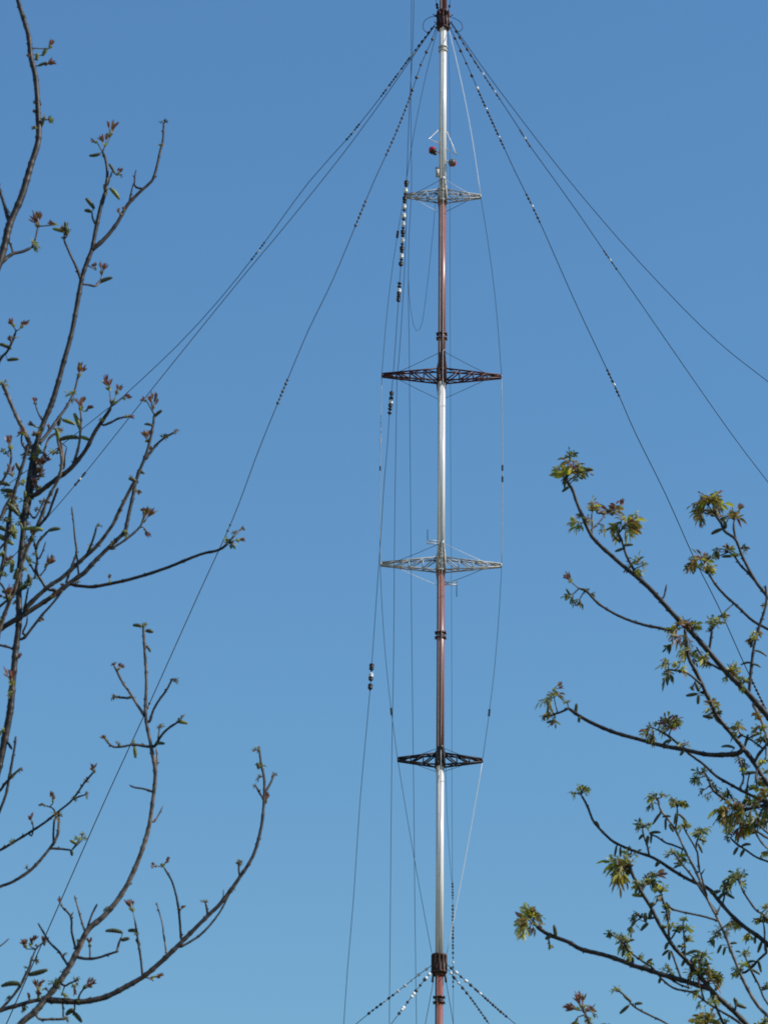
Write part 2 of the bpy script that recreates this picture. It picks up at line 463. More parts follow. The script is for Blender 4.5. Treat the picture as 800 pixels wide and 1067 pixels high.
GL = 'guy wires fanning from the lower collar of the mast'
wire('guy_wire', 'guy wire', 'flattest left guy wire of the lower collar fan, dotted with white beads', GL,
     [(451, 1005), (436, 1015.7), (412.5, 1034.5), (386, 1054.5), (365, 1072)], D, D + 10, .055, 'wire', run(1010, 1033, 5, .24, (0, 1, 2, 3, 4)) + run(1037, 1056, 7, .2, (2,)), True)
wire('guy_wire', 'guy wire', 'middle left guy wire of the lower collar fan, with brown and white beads', GL,
     [(450, 1011), (436, 1029), (422.5, 1047), (403, 1073)], D, D - 30, .055, 'wire', run(1015, 1056, 8, .25, (0, 4, 6)) + run(1019, 1052, 3, .25, (0, 1, 2)), True)
wire('guy_wire', 'guy wire', 'steep plain left guy wire below the lower collar', GL,
     [(451.5, 1022), (443, 1067), (440, 1084)], D - 2, D - 25, .05, 'wire', (), True)
wire('guy_wire', 'guy wire', 'flattest right guy wire of the lower collar fan, thick with beads', GL,
     [(465.5, 1005), (493.7, 1029.5), (520, 1053), (545, 1074)], D, D + 10, .055, 'wire', run(1009, 1031, 6, .24, (1, 3)) + run(1033, 1059, 12, .2, (1,)), True)
wire('guy_wire', 'guy wire', 'middle right guy wire of the lower collar fan', GL,
     [(466.5, 1010), (478, 1025), (490, 1039.5), (515, 1075)], D, D - 30, .055, 'wire', run(1014, 1040, 6, .23, (0, 2)) + run(1043, 1064, 8, .18), True)
wire('guy_wire', 'guy wire', 'steep plain right guy wire below the lower collar', GL,
     [(464.5, 1022), (470.5, 1057), (473.5, 1074)], D - 2, D - 25, .05, 'wire', (), True)

AG = 'aerial wires hanging along the mast'
# the cage: from the upper collar over the arm tips to the lower collar
def cage(label, dirv, mats, beads=()):
    zz = [(Vector((MX, D, mz(31))) + dirv * 1.1)]
    for A, L in ((A1, 6.95), (A2, 10.6), (A3, 10.5), (A4, 7.15)): zz.append(A + dirv * L)
    zz.append(Vector((MX, D, mz(993))) + dirv * 1.25)
    t = thing('aerial_wire', zz[0], label, 'aerial wire', AG)
    for i, (a, b_) in enumerate(zip(zz, zz[1:])):
        n = 12; bow = dirv * (0.9 if i in (0, 1, 3) else .25)
        pts = [a.lerp(b_, k_ / n) + bow * math.sin(math.pi * k_ / n) * .55 for k_ in range(n + 1)]
        bb = MB(); bb.tube(pts, .045 if mats[i] == 'wire' else .07, M[mats[i]], 6); bb.obj('cable', t, zz[0])
    for (i, u, r, m_, kind) in beads:
        a, b_ = zz[i], zz[i + 1]; bow = dirv * (0.9 if i in (0, 1, 3) else .25)
        insulator(t, zz[0], a.lerp(b_, u) + bow * math.sin(math.pi * u) * .55, (b_ - a).normalized(), r, m_, kind)
    return t
cage('aerial wire down the left arm tips of the mast', Vector((-1, 0, 0)), ['wire', 'wire', 'wirelt', 'wire', 'wire'], [(1, .22, .26, 'porc', 'rod'), (3, .76, .24, 'porc', 'rod'), (2, .35, .16, 'porcw_glint', 'rod'), (2, .5, .16, 'porc', 'rod')])
cage('aerial wire down the right arm tips of the mast, white near the top', Vector((1, 0, 0)), ['wirewh', 'wire', 'wirelt', 'wire', 'wirewh'], [(2, .49, .20, 'porc', 'rod'), (2, .55, .20, 'porc', 'rod'), (3, .76, .24, 'porc', 'rod')])
cage('aerial wire down the arm tips that face the viewer, in front of the tube', Vector((0, -1, 0)), ['wirelt'] * 5)
cage('aerial wire down the arm tips behind the tube', Vector((0, 1, 0)), ['wire'] * 5)

big = []
for i, y in enumerate((190.5, 194, 198.5, 202.5, 207, 211, 215.5, 219.5, 225, 229, 233.5, 238, 242, 246.5, 250.5, 255, 259, 263, 267, 271, 275)):
    big.append((y, (.44, .36, .40, .33)[i % 4], 'porcw_glint' if i % 4 == 2 or i in (8,) else 'porc', 'disc' if i % 2 else 'egg'))
for y, m_, k_ in ((296, 'porc', 'disc'), (299.5, 'porc', 'disc'), (303, 'porcw_glint', 'egg'), (306, 'porc', 'egg'), (310, 'porc', 'disc'), (312.5, 'porc', 'egg')): big.append((y, .40, m_, k_))
for y, m_, k_ in ((410, 'porc', 'egg'), (415.5, 'porc', 'egg'), (419, 'porcw_glint', 'egg'), (422.5, 'porc', 'egg'), (427, 'porc', 'disc'), (431, 'porc', 'disc')): big.append((y, .40, m_, k_))
for y, m_, k_ in ((694, 'porc', 'egg'), (698, 'porc', 'disc'), (704, 'porcw_glint', 'egg'), (707, 'porc', 'egg'), (715, 'porc', 'egg'), (718, 'porc', 'disc')): big.append((y, .43, m_, k_))
wire('aerial_wire', 'aerial wire', 'outermost left hanging wire, strung with big white and brown insulators', AG,
     [(428.5, -20), (431, 0), (429.3, 60), (427, 100), (425, 150), (423.4, 190), (421.3, 210), (419.8, 240), (418, 270), (416.2, 294), (415, 314), (413.2, 340), (410, 385), (408, 408), (407, 420), (405.5, 433), (403.5, 465), (400, 505), (397.5, 545), (394.5, 590), (391, 640), (387.3, 692), (385.8, 715), (381.8, 760), (375, 836), (368, 940), (362, 1010), (357, 1085)],
     D - 3, D - 14, .048, 'wire', big, True)
wire('aerial_wire', 'aerial wire', 'hanging wire left of the mast that drops straight past the second arm', AG,
     [(423.5, 205), (423, 235), (421, 290), (418.6, 330), (415.5, 375), (413.6, 392), (412.6, 450), (411.4, 520), (410.7, 588), (410.4, 640), (409.8, 700), (408.4, 770), (407.4, 860), (406.6, 950), (405.4, 1085)],
     D - 4, D - 8, .052, 'wire', (), True)
wire('aerial_wire', 'aerial wire', 'hanging wire nearest the left side of the mast, plain and unbroken to the bottom', AG,
     [(428.8, -20), (428.5, 20), (428, 110), (428.6, 200), (426, 245), (425.3, 300), (426, 345), (427, 450), (427.7, 530), (428.6, 640), (429.8, 740), (431.3, 860), (432.2, 950), (434, 1085)],
     D + 5, D + 2, .048, 'wire', (), True)
wire('aerial_wire', 'aerial wire', 'slack looping wire between the top arm and the left hanging wire', AG,
     [(453.6, 207), (452, 232), (447.5, 275), (443, 315), (440, 335), (437.2, 343), (434, 345), (430.8, 339), (428, 325), (426, 305), (425.4, 290)],
     D - 1, D + 4, .034, 'wire')
wire('aerial_wire', 'aerial wire', 'fine straight wire just right of the mast, beaded towards its foot', AG,
     [(466.6, 35), (468.4, 100), (468.6, 210), (468.9, 330), (469.2, 450), (469.7, 560), (470.3, 650), (470.6, 760), (470.8, 860), (471.4, 930), (471.8, 1000), (472.2, 1085)],
     D + 6, D + 6, .034, 'wire', run(921, 936, 6, .16) + run(944, 985, 12, .18) + run(988, 1028, 9, .17, (3,)), True)
wire('aerial_wire', 'aerial wire', 'fine wire from the foot of the lowest arm slanting to the beaded wire', AG,
     [(464.4, 798), (465.6, 850), (468, 890), (471, 925)], D + 2, D + 6, .030, 'wire')
wire('aerial_wire', 'aerial wire', 'short wire rising left of the tube above the upper collar', AG,
     [(453.5, -40), (454.4, 0), (456, 12), (456.5, 18)], D + .3, D + .3, .05, 'wire', [(5, .27, 'porc', 'egg'), (8, .27, 'porc', 'egg')])
wire('aerial_wire', 'aerial wire', 'short wire rising right of the tube above the upper collar', AG,
     [(470, -40), (469, 0), (468, 8), (466.5, 16)], D + .3, D + .3, .05, 'wire', [(6.5, .25, 'porc', 'egg')])
#TREES

# ---------------------------------------------------------------- walnut trees
class Tree:
    def __init__(s, name, label, Yd, trunk, trunk_r, seed, bark, barkpale, spread=.5, grp=None):
        s.rnd = random.Random(seed); s.Y = Yd; s.bark = bark; s.pale = barkpale; s.spread = spread
        s.segs = []                                     # (x,y,Y,obj)
        g0 = P(trunk[0][0], trunk[0][1], Yd); base = Vector((g0.x - .1, Yd, 0))
        s.org = base; s.root = thing(name, base, label, 'tree', grp)
        pts = [Vector((base.x, Yd, -.05)), Vector((base.x + .01, Yd, .5))] + [P(x, y, Yd) for x, y in trunk]
        path = smooth_path(pts, .12)
        b = MB(); n = len(path)
        rs = [trunk_r[0] * (1 - i / (n - 1)) ** .8 + trunk_r[1] * (i / (n - 1)) + (.05 * math.exp(-i * .4)) for i in range(n)]
        b.tube(path, rs, bark, 14); o = b.obj('trunk', s.root, s.org)
        for x, y in s.dense(trunk): s.segs.append((x, y, Yd, o, trunk_r[1]))
        s.trunkpx = trunk
    def dense(s, pts, step=3.0):
        out = []
        for a, b in zip(pts, pts[1:]):
            n = max(1, int(math.hypot(b[0] - a[0], b[1] - a[1]) / step))
            out += [(a[0] + (b[0] - a[0]) * i / n, a[1] + (b[1] - a[1]) * i / n) for i in range(n)]
        return out + [pts[-1]]
    def near(s, x, y): return min(s.segs, key=lambda q: (q[0] - x) ** 2 + (q[1] - y) ** 2)
    def br(s, pts, w0, w1, pale=False, join=True, dd=None, label=None):
        """pts: photo points from the foot of the branch to its tip; w: widths in photo pixels"""
        pts = list(pts); r = s.rnd
        x0, y0 = pts[0]
        off = not (-2 < x0 < 802 and y0 < 1069)
        if off:                                         # foot outside the picture: run it on to the trunk
            t = min(s.trunkpx, key=lambda q: abs(q[1] - (y0 + .45 * abs(q[0] - x0) + 40)))
            tx, ty = t; yy = y0 + .45 * abs(tx - x0) + 40
            q = min(s.dense(s.trunkpx, 4), key=lambda q: abs(q[1] - yy))
            pts = [q, (q[0] * .5 + x0 * .5, q[1] * .45 + y0 * .55)] + pts
            Y0 = s.Y
        else: Y0 = s.near(x0, y0)[2]
        par = s.near(*pts[0])
        if not off:
            dj = math.hypot(par[0] - x0, par[1] - y0)
            if 1.0 < dj < 14: pts = [(par[0], par[1])] + pts
        L = sum(math.hypot(a[0] - b[0], a[1] - b[1]) for a, b in zip(pts, pts[1:]))
        if dd is None: dd = r.uniform(-1, 1) * s.spread * min(1.0, L / 400)
        Y1 = Y0 + dd
        acc = 0; w3 = []; prev = pts[0]
        for p in pts:
            acc += math.hypot(p[0] - prev[0], p[1] - prev[1]); prev = p
            w3.append(P(p[0], p[1], Y0 + (Y1 - Y0) * acc / L))
        px = ppm(w3[0]); path = smooth_path(w3, 2.2 * px); n = len(path)
        rs = []; nodes = []; at = []; z_ = r.uniform(2, 14)
        while z_ < n * 2.2: at.append(z_); z_ += r.choice((r.uniform(6, 12), r.uniform(14, 34)))
        low = [r.uniform(-.07, .07) for _ in range(n // 6 + 3)]
        for i, p in enumerate(path):
            t = i / (n - 1); w = (w0 + (w1 - w0) * t ** .8) * .55 * px
            if off and False: pass
            k_ = min([abs(i * 2.2 - z) for z in at] or [99])
            u = i / 6 - i // 6; w *= 1 + .20 * math.exp(-k_ * k_ / 3.0) + low[i // 6] * (1 - u) + low[i // 6 + 1] * u
            rs.append(w)
            if k_ < .9: nodes.append(i)
            if 0 < i < n - 1: path[i] = p + (R_ * r.uniform(-1, 1) + U_ * r.uniform(-1, 1)) * .10 * px
        rs[-1] *= .5
        b = MB(); b.tube(path, rs, s.pale if pale else s.bark, 9 if w0 > 4 else 7)
        for i in nodes:                                 # leaf scars and sleeping buds
            if r.random() < .75 and 0 < i < n - 1:
                t = (path[i + 1] - path[i - 1]).normalized(); sd_ = t.cross(F_).normalized() * r.choice((-1, 1)) + F_ * r.uniform(-.6, .6)
                q = path[i] + sd_.normalized() * rs[i] * .7
                e = q + (sd_ * .8 + t * .9).normalized() * px * r.uniform(1.2, 2.8)
                b.tube([q, q.lerp(e, .5), e], [px * .5, px * .7, px * .12], s.bark, 5)
        o = b.obj('branch', s.root, s.org)
        vis = s.dense(pts); tot = len(vis)
        for i, (x, y) in enumerate(vis): s.segs.append((x, y, Y0 + (Y1 - Y0) * i / max(1, tot - 1), o, w1))
        return o
    def tuft(s, x, y, size, ang=90, kind='g', n=None):
        r = s.rnd; q = s.near(x, y); Y = q[2] + r.uniform(-.02, .02)
        c = P(x, y, Y); px = ppm(c); S = size * px * (1.4 if kind == 'p' else 1.15)
        d = (R_ * math.cos(rad(ang)) + U_ * math.sin(rad(ang)))
        pal = {'g': ['lg', 'ly', 'ly', 'lf', 'ld', 'lb'], 'b': ['lb', 'lb', 'ly', 'ly', 'lr', 'lf'], 'p': ['lr', 'lr', 'lp', 'lr', 'lb'],
               'k': ['ld', 'ld', 'lg', 'ld', 'lb'], 'y': ['lf', 'lg', 'lf', 'ly', 'ld'], 'm': ['lb', 'lr', 'lg', 'lf', 'lb']}[kind]
        b = MB(); hub_ = P(q[0], q[1], q[2])
        base = c - d * S * .30
        if (hub_ - base).length < px * 26 and (hub_ - base).length > 1e-4:
            b.tube([hub_, base], [px * .8, px * .55], s.bark if kind != 'p' else M['barkpale'], 5)
        def rdir(dv, sp):
            v = dv + (R_ * r.uniform(-1, 1) + U_ * r.uniform(-1, 1) + F_ * r.uniform(-.9, .9)) * sp
            return v.normalized()
        if kind == 'p':                                 # bud just breaking: narrow upright red leaflets
            for i in range(5): 
                b.blade(base + rdir(d, .6) * px * .7, rdir(d, .75), rdir(F_, .5), S * r.uniform(.22, .36), px * 1.9, r.uniform(0, .2), M[r.choice(('lf', 'ly', 'lg'))])
            for i in range(n or 5):
                dv = rdir(d, .34); l1 = S * r.uniform(.3, .62)
                b.tube([base, base + dv * l1], [px * .5, px * .38], M['lp'] if i % 2 else M['lf'], 4)
                for k_ in range(4):
                    b.blade(base + dv * l1 * r.uniform(.75, 1), rdir(dv, .38), rdir(F_, .8), S * r.uniform(.28, .52), px * r.uniform(1.4, 2.3), r.uniform(-.05, .15), M[r.choice(pal)])
        else:
            n = n or 4
            n = max(4, int(n * 1.15))
            for i in range(n):
                dv = rdir(d, .95); l1 = S * r.uniform(.22, .66); ww = r.uniform(.17, .40); dr = r.uniform(-.05, .55); mm = r.choice(pal)
                tip = base + dv * l1 + Vector((0, 0, -1)) * l1 * r.uniform(0, .35)
                b.tube([base, base + dv * l1 * .55, tip], [px * .55, px * .45, px * .25], M['lf'] if r.random() < .5 else M['lb'], 4)
                nl = r.choice((5, 5, 7))
                big = r.uniform(.6, 1.35)
                for k_ in range(nl):
                    t = 1 if k_ == 0 else .55 + .42 * ((k_ - 1) // 2) / 3
                    sgn = 0 if k_ == 0 else (1 if k_ % 2 else -1)
                    side = dv.cross(rdir(F_, .6)).normalized()
                    ld_ = (dv * .8 + side * sgn * .85 + Vector((0, 0, -.35))).normalized()
                    L = S * r.uniform(.22, .40) * big
                    b.blade(base.lerp(tip, t), rdir(ld_, .25), rdir(F_, .9), L, L * ww * r.uniform(.85, 1.15), dr + r.uniform(-.08, .12), M[mm if r.random() < .75 else r.choice(pal)])
        b.obj('leaf_cluster', q[3], s.org)
    def cat(s, x, y, ang, L, w=3.4, bend=.25, green=False):
        """x, y: middle of the catkin; it grows from its near end towards ang"""
        r = s.rnd; q = s.near(x, y); Y = q[2] + r.uniform(-.015, .015); c = P(x, y, Y); px = ppm(c)
        d = R_ * math.cos(rad(ang)) + U_ * math.sin(rad(ang)); up = Vector((0, 0, 1))
        n = 13; pts = []; rs = []
        for i in range(n):
            t = i / (n - 1)
            pts.append(c + d * (t - .5) * L * px + up * (bend * L * px * (.25 - (t - .5) ** 2)) + F_ * px * .3 * math.sin(t * 3))
            rs.append(w * .46 * px * (math.sin(math.pi * min(1, .10 + t * .86)) ** .45) * (1.0 + (.07 if i % 2 else -.05)))
        b = MB(); hub_ = P(q[0], q[1], q[2])
        if (hub_ - pts[0]).length < 22 * px and (hub_ - pts[0]).length > 1e-4: b.tube([hub_, pts[0]], px * .45, s.bark, 5)
        m = M['catg'] if green else M['cat']
        b.tube(pts, rs, m, 8)
        b.obj('catkin', q[3], s.org)

# ================================================================ LEFT
T = Tree('walnut_tree', 'nearly bare walnut tree at the left edge with opening red buds and slender upcurved branches', 9.0,
         [(-330, 2100), (-290, 1700), (-240, 1350), (-190, 1100), (-150, 900), (-115, 700), (-85, 520), (-60, 400), (-45, 330)], (.10, .012), 5, M['bark'], M['barkpale'])
B = T.br
B([(-22, 900), (-8, 830), (0, 795), (5, 772), (11, 740), (14, 706), (17, 675), (20, 650), (20, 620), (21, 590), (24, 560), (27, 530), (31, 500), (35, 474), (39, 460), (46, 440), (54, 421), (60, 402), (66, 380), (75, 347), (82, 310), (87, 285), (96, 260), (100, 240), (105, 217), (110, 200)], 9, 4.2, dd=.1)
B([(110, 201), (111.5, 190), (112, 178), (110, 165), (107, 158)], 3.4, 2.4)
B([(110, 201), (114, 188), (118, 178), (121, 182)], 2.2, 1.5, True)
B([(96, 261), (110, 248), (122, 233), (133, 214), (144, 202), (155, 192), (160, 186), (164, 172), (167, 158), (170, 146), (171, 128)], 4.4, 2.0, dd=.05)
B([(149, 197), (141, 194), (141, 183), (142, 177)], 2.2, 1.4)
B([(135, 210), (138, 196), (141, 188)], 2.0, 1.2)
B([(85, 293), (80, 279), (73, 264), (67, 250)], 3.0, 2.2)
B([(87, 296), (93, 297), (100, 298), (105, 292)], 2.2, 1.6, True)
B([(101, 236), (97, 228), (96, 220)], 2.2, 1.5, True)
B([(-15, 305), (0, 273), (6, 252), (10, 235), (22, 207), (28, 188), (32.5, 172), (40, 147), (40, 120), (37.5, 82), (32.5, 60), (30, 37), (24, 17), (19, 0), (12, -25)], 8.5, 4.2, dd=.15)
B([(0, 276), (8, 268), (15, 264), (24, 262), (33, 258)], 4, 3)
B([(14, 264), (12, 257), (9, 250)], 2.2, 1.6)
B([(34, 258), (38, 246), (40, 236)], 2.2, 1.8)
B([(10, 232), (5, 214), (0, 198), (-8, 175)], 3.6, 2.8)
B([(-14, 408), (0, 376), (8, 366), (14, 354), (17, 345)], 4, 2.2)
B([(34, 467), (27, 452), (20, 439), (14, 426), (7, 409), (3, 400)], 4.2, 3.4, True)
B([(42, 461), (52, 449), (61, 436), (69, 425), (75, 414), (79, 404), (82, 390)], 3.6, 1.8)
B([(36, 516), (50, 506), (62, 497), (75, 487), (90, 468), (98, 452), (105, 441), (112, 431), (116, 424)], 5, 3.4)
B([(76, 486), (82, 466), (84, 450), (85, 436), (83, 421)], 3.2, 1.8, True)
B([(108, 443), (116, 440), (124, 436), (134, 434)], 2.2, 1.8)
B([(-14, 700), (0, 655), (7, 635), (16, 612), (24, 585), (31, 566), (42, 541), (50, 520), (60, 501), (64, 488), (64, 474), (61, 461), (60, 452)], 6, 2.6, True)
B([(40, 549), (50, 537), (55, 524), (61, 508)], 3, 2.4)
B([(-12, 625), (0, 600), (5, 578), (8, 550), (14, 520), (20, 497), (26, 478), (30, 462)], 5, 3)
B([(-20, 560), (0, 541), (6, 528), (14, 514), (20, 498)], 4, 3)
B([(28, 540), (33, 515), (37, 490), (37, 470)], 3.6, 2.6)
B([(44, 478), (48, 465), (52, 456), (60, 452), (64, 462), (66, 480), (63, 495)], 2.4, 2, True)
B([(67, 488), (68, 475), (70, 466)], 1.8, 1.2)
B([(-20, 672), (0, 656), (16, 646), (34, 635), (54, 622), (75, 606), (88, 597), (97, 587), (109, 575), (122, 562.5), (130, 554), (133, 543), (135, 533), (138, 520), (141, 505), (145, 492), (152, 475), (157, 457), (160, 441), (161, 432)], 7.5, 2.6, dd=.1)
B([(152, 478), (158, 470), (164, 462.5), (172.5, 455.6), (183, 450)], 3, 2)
B([(29, 632), (50, 612), (65, 602), (87, 582), (102, 568), (117.5, 547), (126, 529.5), (135, 511.6), (141, 501)], 4.5, 3, True)
B([(91, 577), (95, 568), (98, 560), (101, 548)], 2.6, 2)
B([(70, 606), (75, 590), (80, 576), (78.5, 560), (77, 545), (75, 528)], 2.8, 1.5)
B([(82, 597), (81, 585), (80, 576)], 2, 1.8)
B([(75, 609), (88, 611), (100, 611), (130, 605), (155, 598), (175.5, 591), (208, 578), (228, 573), (238, 566)], 3.4, 2.6, dd=-.1)
B([(25, 665), (34, 654), (44, 641), (54, 630), (66, 615)], 3, 2)
B([(24, 660), (28, 650), (29, 642)], 2.2, 1.6)
B([(58, 615), (50, 614), (44, 606), (38, 595), (39, 585), (38, 575), (36, 564)], 3, 2.2)
B([(37, 597), (33, 590), (26, 579)], 2.2, 1.8)
B([(38, 572), (41, 564), (47, 557), (51, 553)], 2.8, 2.2)
B([(42, 600), (47, 594), (49, 589)], 1.8, 1.4, True)
B([(41, 582), (45, 574), (48, 564)], 1.8, 1.2)
B([(-10, 640), (0, 632), (15, 620), (30, 609), (34, 604)], 3.4, 2.4)
B([(23, 645), (27, 628), (30, 612)], 2.4, 2)
B([(115, 572), (124, 567), (134, 560), (146, 549), (152, 536)], 2.4, 2)
B([(15, 677), (8, 674), (-6, 671)], 2.0, 2.4)
B([(6, 770), (10, 776), (13, 781)], 2.6, 2.2)
B([(-20, 880), (-5, 855), (0, 845), (6.5, 828), (10, 810), (13, 794), (15.5, 779), (17, 767)], 4.4, 2.2)
B([(0, 824), (6, 816), (12, 810), (18, 804), (23, 800)], 3, 1.8)
B([(-35, 903), (0, 886), (22, 873), (38, 863), (47, 857), (62, 845), (76, 833), (88, 816), (99, 803)], 4.4, 1.8)
B([(77, 833), (83, 830), (90, 828)], 2, 1.4)
B([(58, 848), (55, 842), (46, 839)], 1.6, 1.2)
B([(-35, 938), (0, 924), (15, 918), (34, 905), (50.6, 886), (60, 871), (62, 852)], 4.2, 2.6, True)
B([(56, 880), (56, 866), (57, 853)], 2.6, 2)
B([(52, 884), (63, 884.5), (75, 886)], 2.6, 2)
B([(33, 871), (35, 864), (34, 856)], 1.8, 1.4)
# lower left branches
B([(-15, 1110), (22, 1067), (36, 1055), (49, 1040), (60, 1026), (71, 1010), (81, 991), (92, 969), (109, 954), (127.5, 931), (142.5, 901), (154, 867.5), (159, 837.5), (162, 806), (157.5, 777), (152, 746), (152.8, 710), (151, 677.5), (149.5, 653)], 9.5, 2.6, True, dd=-.1)
B([(151, 746), (143, 734), (136.5, 723), (128, 711), (121, 697), (119, 692)], 3, 2.2, True)
B([(136, 727), (127, 727), (118, 725)], 2.4, 2)
B([(156, 752), (160, 740), (166, 729.5), (173, 720), (180, 707)], 2.6, 1.8)
B([(155, 778), (140, 776), (128, 778), (118, 778), (110, 771)], 3, 1.8)
B([(161, 778), (168, 767), (175.5, 759), (188, 751)], 3, 1.8)
B([(162, 806), (164, 790), (163, 780)], 2.4, 1.8, True)
B([(165, 770), (166, 762), (167, 757)], 1.8, 1.4)
B([(159, 825), (150, 822), (140, 820.5), (135, 818)], 2.4, 1.6)
B([(161, 856), (166, 848), (170.6, 839)], 2, 1, True)
B([(88.6, 970), (84, 955), (78, 933)], 2.2, 1.6, True)
B([(91, 968), (96, 953), (101.6, 942)], 2.2, 1.8)
B([(80, 991), (77, 980), (75, 970), (74, 955), (65, 945)], 2.6, 2)
B([(74, 955), (77, 950)], 1.8, 1.2)
B([(71, 1006), (62, 992), (52, 982), (46, 972), (40, 962)], 2.6, 1.8)
B([(80, 997), (90, 999), (102, 998), (114, 994), (124, 991)], 3, 2.2)
B([(122, 991), (124, 983), (127, 976)], 2.2, 1.8, True)
B([(94, 997), (94, 990), (93, 984)], 1.8, 1.4)
B([(50, 1042), (66, 1043), (82.5, 1044), (98, 1042), (112.5, 1038), (132, 1028), (150, 1017.5), (165, 1005), (180, 991), (193, 978), (206, 965), (218, 953), (229, 942.5), (241, 927), (251, 912.5), (260, 899), (266, 886), (271, 868), (274, 849), (275.6, 815), (272, 795), (270, 778)], 6, 2.4, dd=.15)
B([(189, 978), (187.5, 960), (185.6, 942.5), (180, 920), (170.6, 903)], 2.6, 1.8)
B([(174, 994), (171, 975), (169, 961), (163, 940)], 2, 1.2, True)
B([(149, 1018), (147, 1000), (144, 980), (141, 960)], 2.4, 2)
B([(187, 987), (205, 977), (218, 965), (230, 949), (240, 930)], 2.6, 1.6)
B([(232, 940), (233, 933), (233, 927)], 1.4, 1)
B([(216, 955), (216, 948), (214, 940)], 2.2, 2)
B([(250, 913), (249, 905), (250, 897)], 2, 1.8)
B([(274, 832), (270, 825), (266, 818)], 2, 1.8)
B([(276, 826), (281, 818), (286, 806)], 2.2, 2)
B([(-20, 1075), (0, 1053), (12, 1040), (21, 1028), (27, 1016), (31, 1008), (34, 996)], 4.6, 2.4)
B([(34, 998), (38, 989), (44, 983), (50, 981)], 1.8, 1.4)
B([(-25, 1062), (0, 1053), (19.5, 1047.5), (37, 1042.6), (52, 1042)], 4.6, 4)
B([(40, 1042), (41, 1034), (40, 1026)], 2.4, 1.6)
B([(42, 1062), (52, 1062), (62, 1062), (71, 1061)], 2.8, 2.4, True)
B([(65, 1043), (66, 1050), (66, 1060)], 2, 1.6, True)
B([(68, 1027), (74, 1024), (82, 1021)], 2.4, 1.6)
B([(82, 1044), (83, 1037), (88, 1030), (93, 1028)], 2, 1.4)
B([(78, 1045), (78, 1052), (76, 1058)], 2, 1.6)
B([(58, 1030), (55, 1024)], 1.8, 1.2)
B([(-12, 992), (0, 986), (10, 978)], 2.2, 1.4)
B([(150, 1018), (155, 1019), (160, 1022)], 2, 1.4, True)
B([(-15, 520), (0, 505), (8, 492), (12, 478), (11, 466)], 3.6, 2)
B([(-15, 590), (0, 572), (9, 560), (12, 545), (10, 528)], 3.2, 2)
B([(24, 556), (22, 540), (17, 526), (12, 516)], 3, 1.8)
B([(31, 503), (41, 498), (44, 489)], 2.4, 1.8)
B([(9, 628), (4, 612), (-8, 600)], 2.6, 2)
B([(28, 528), (36, 540), (44, 526), (47, 518)], 2, 1.6, True)
B([(46, 441), (40, 430), (37, 421)], 2, 1.4)
B([(35, 474), (27, 468), (23, 461), (23, 452)], 2.6, 1.8)
U = T.tuft
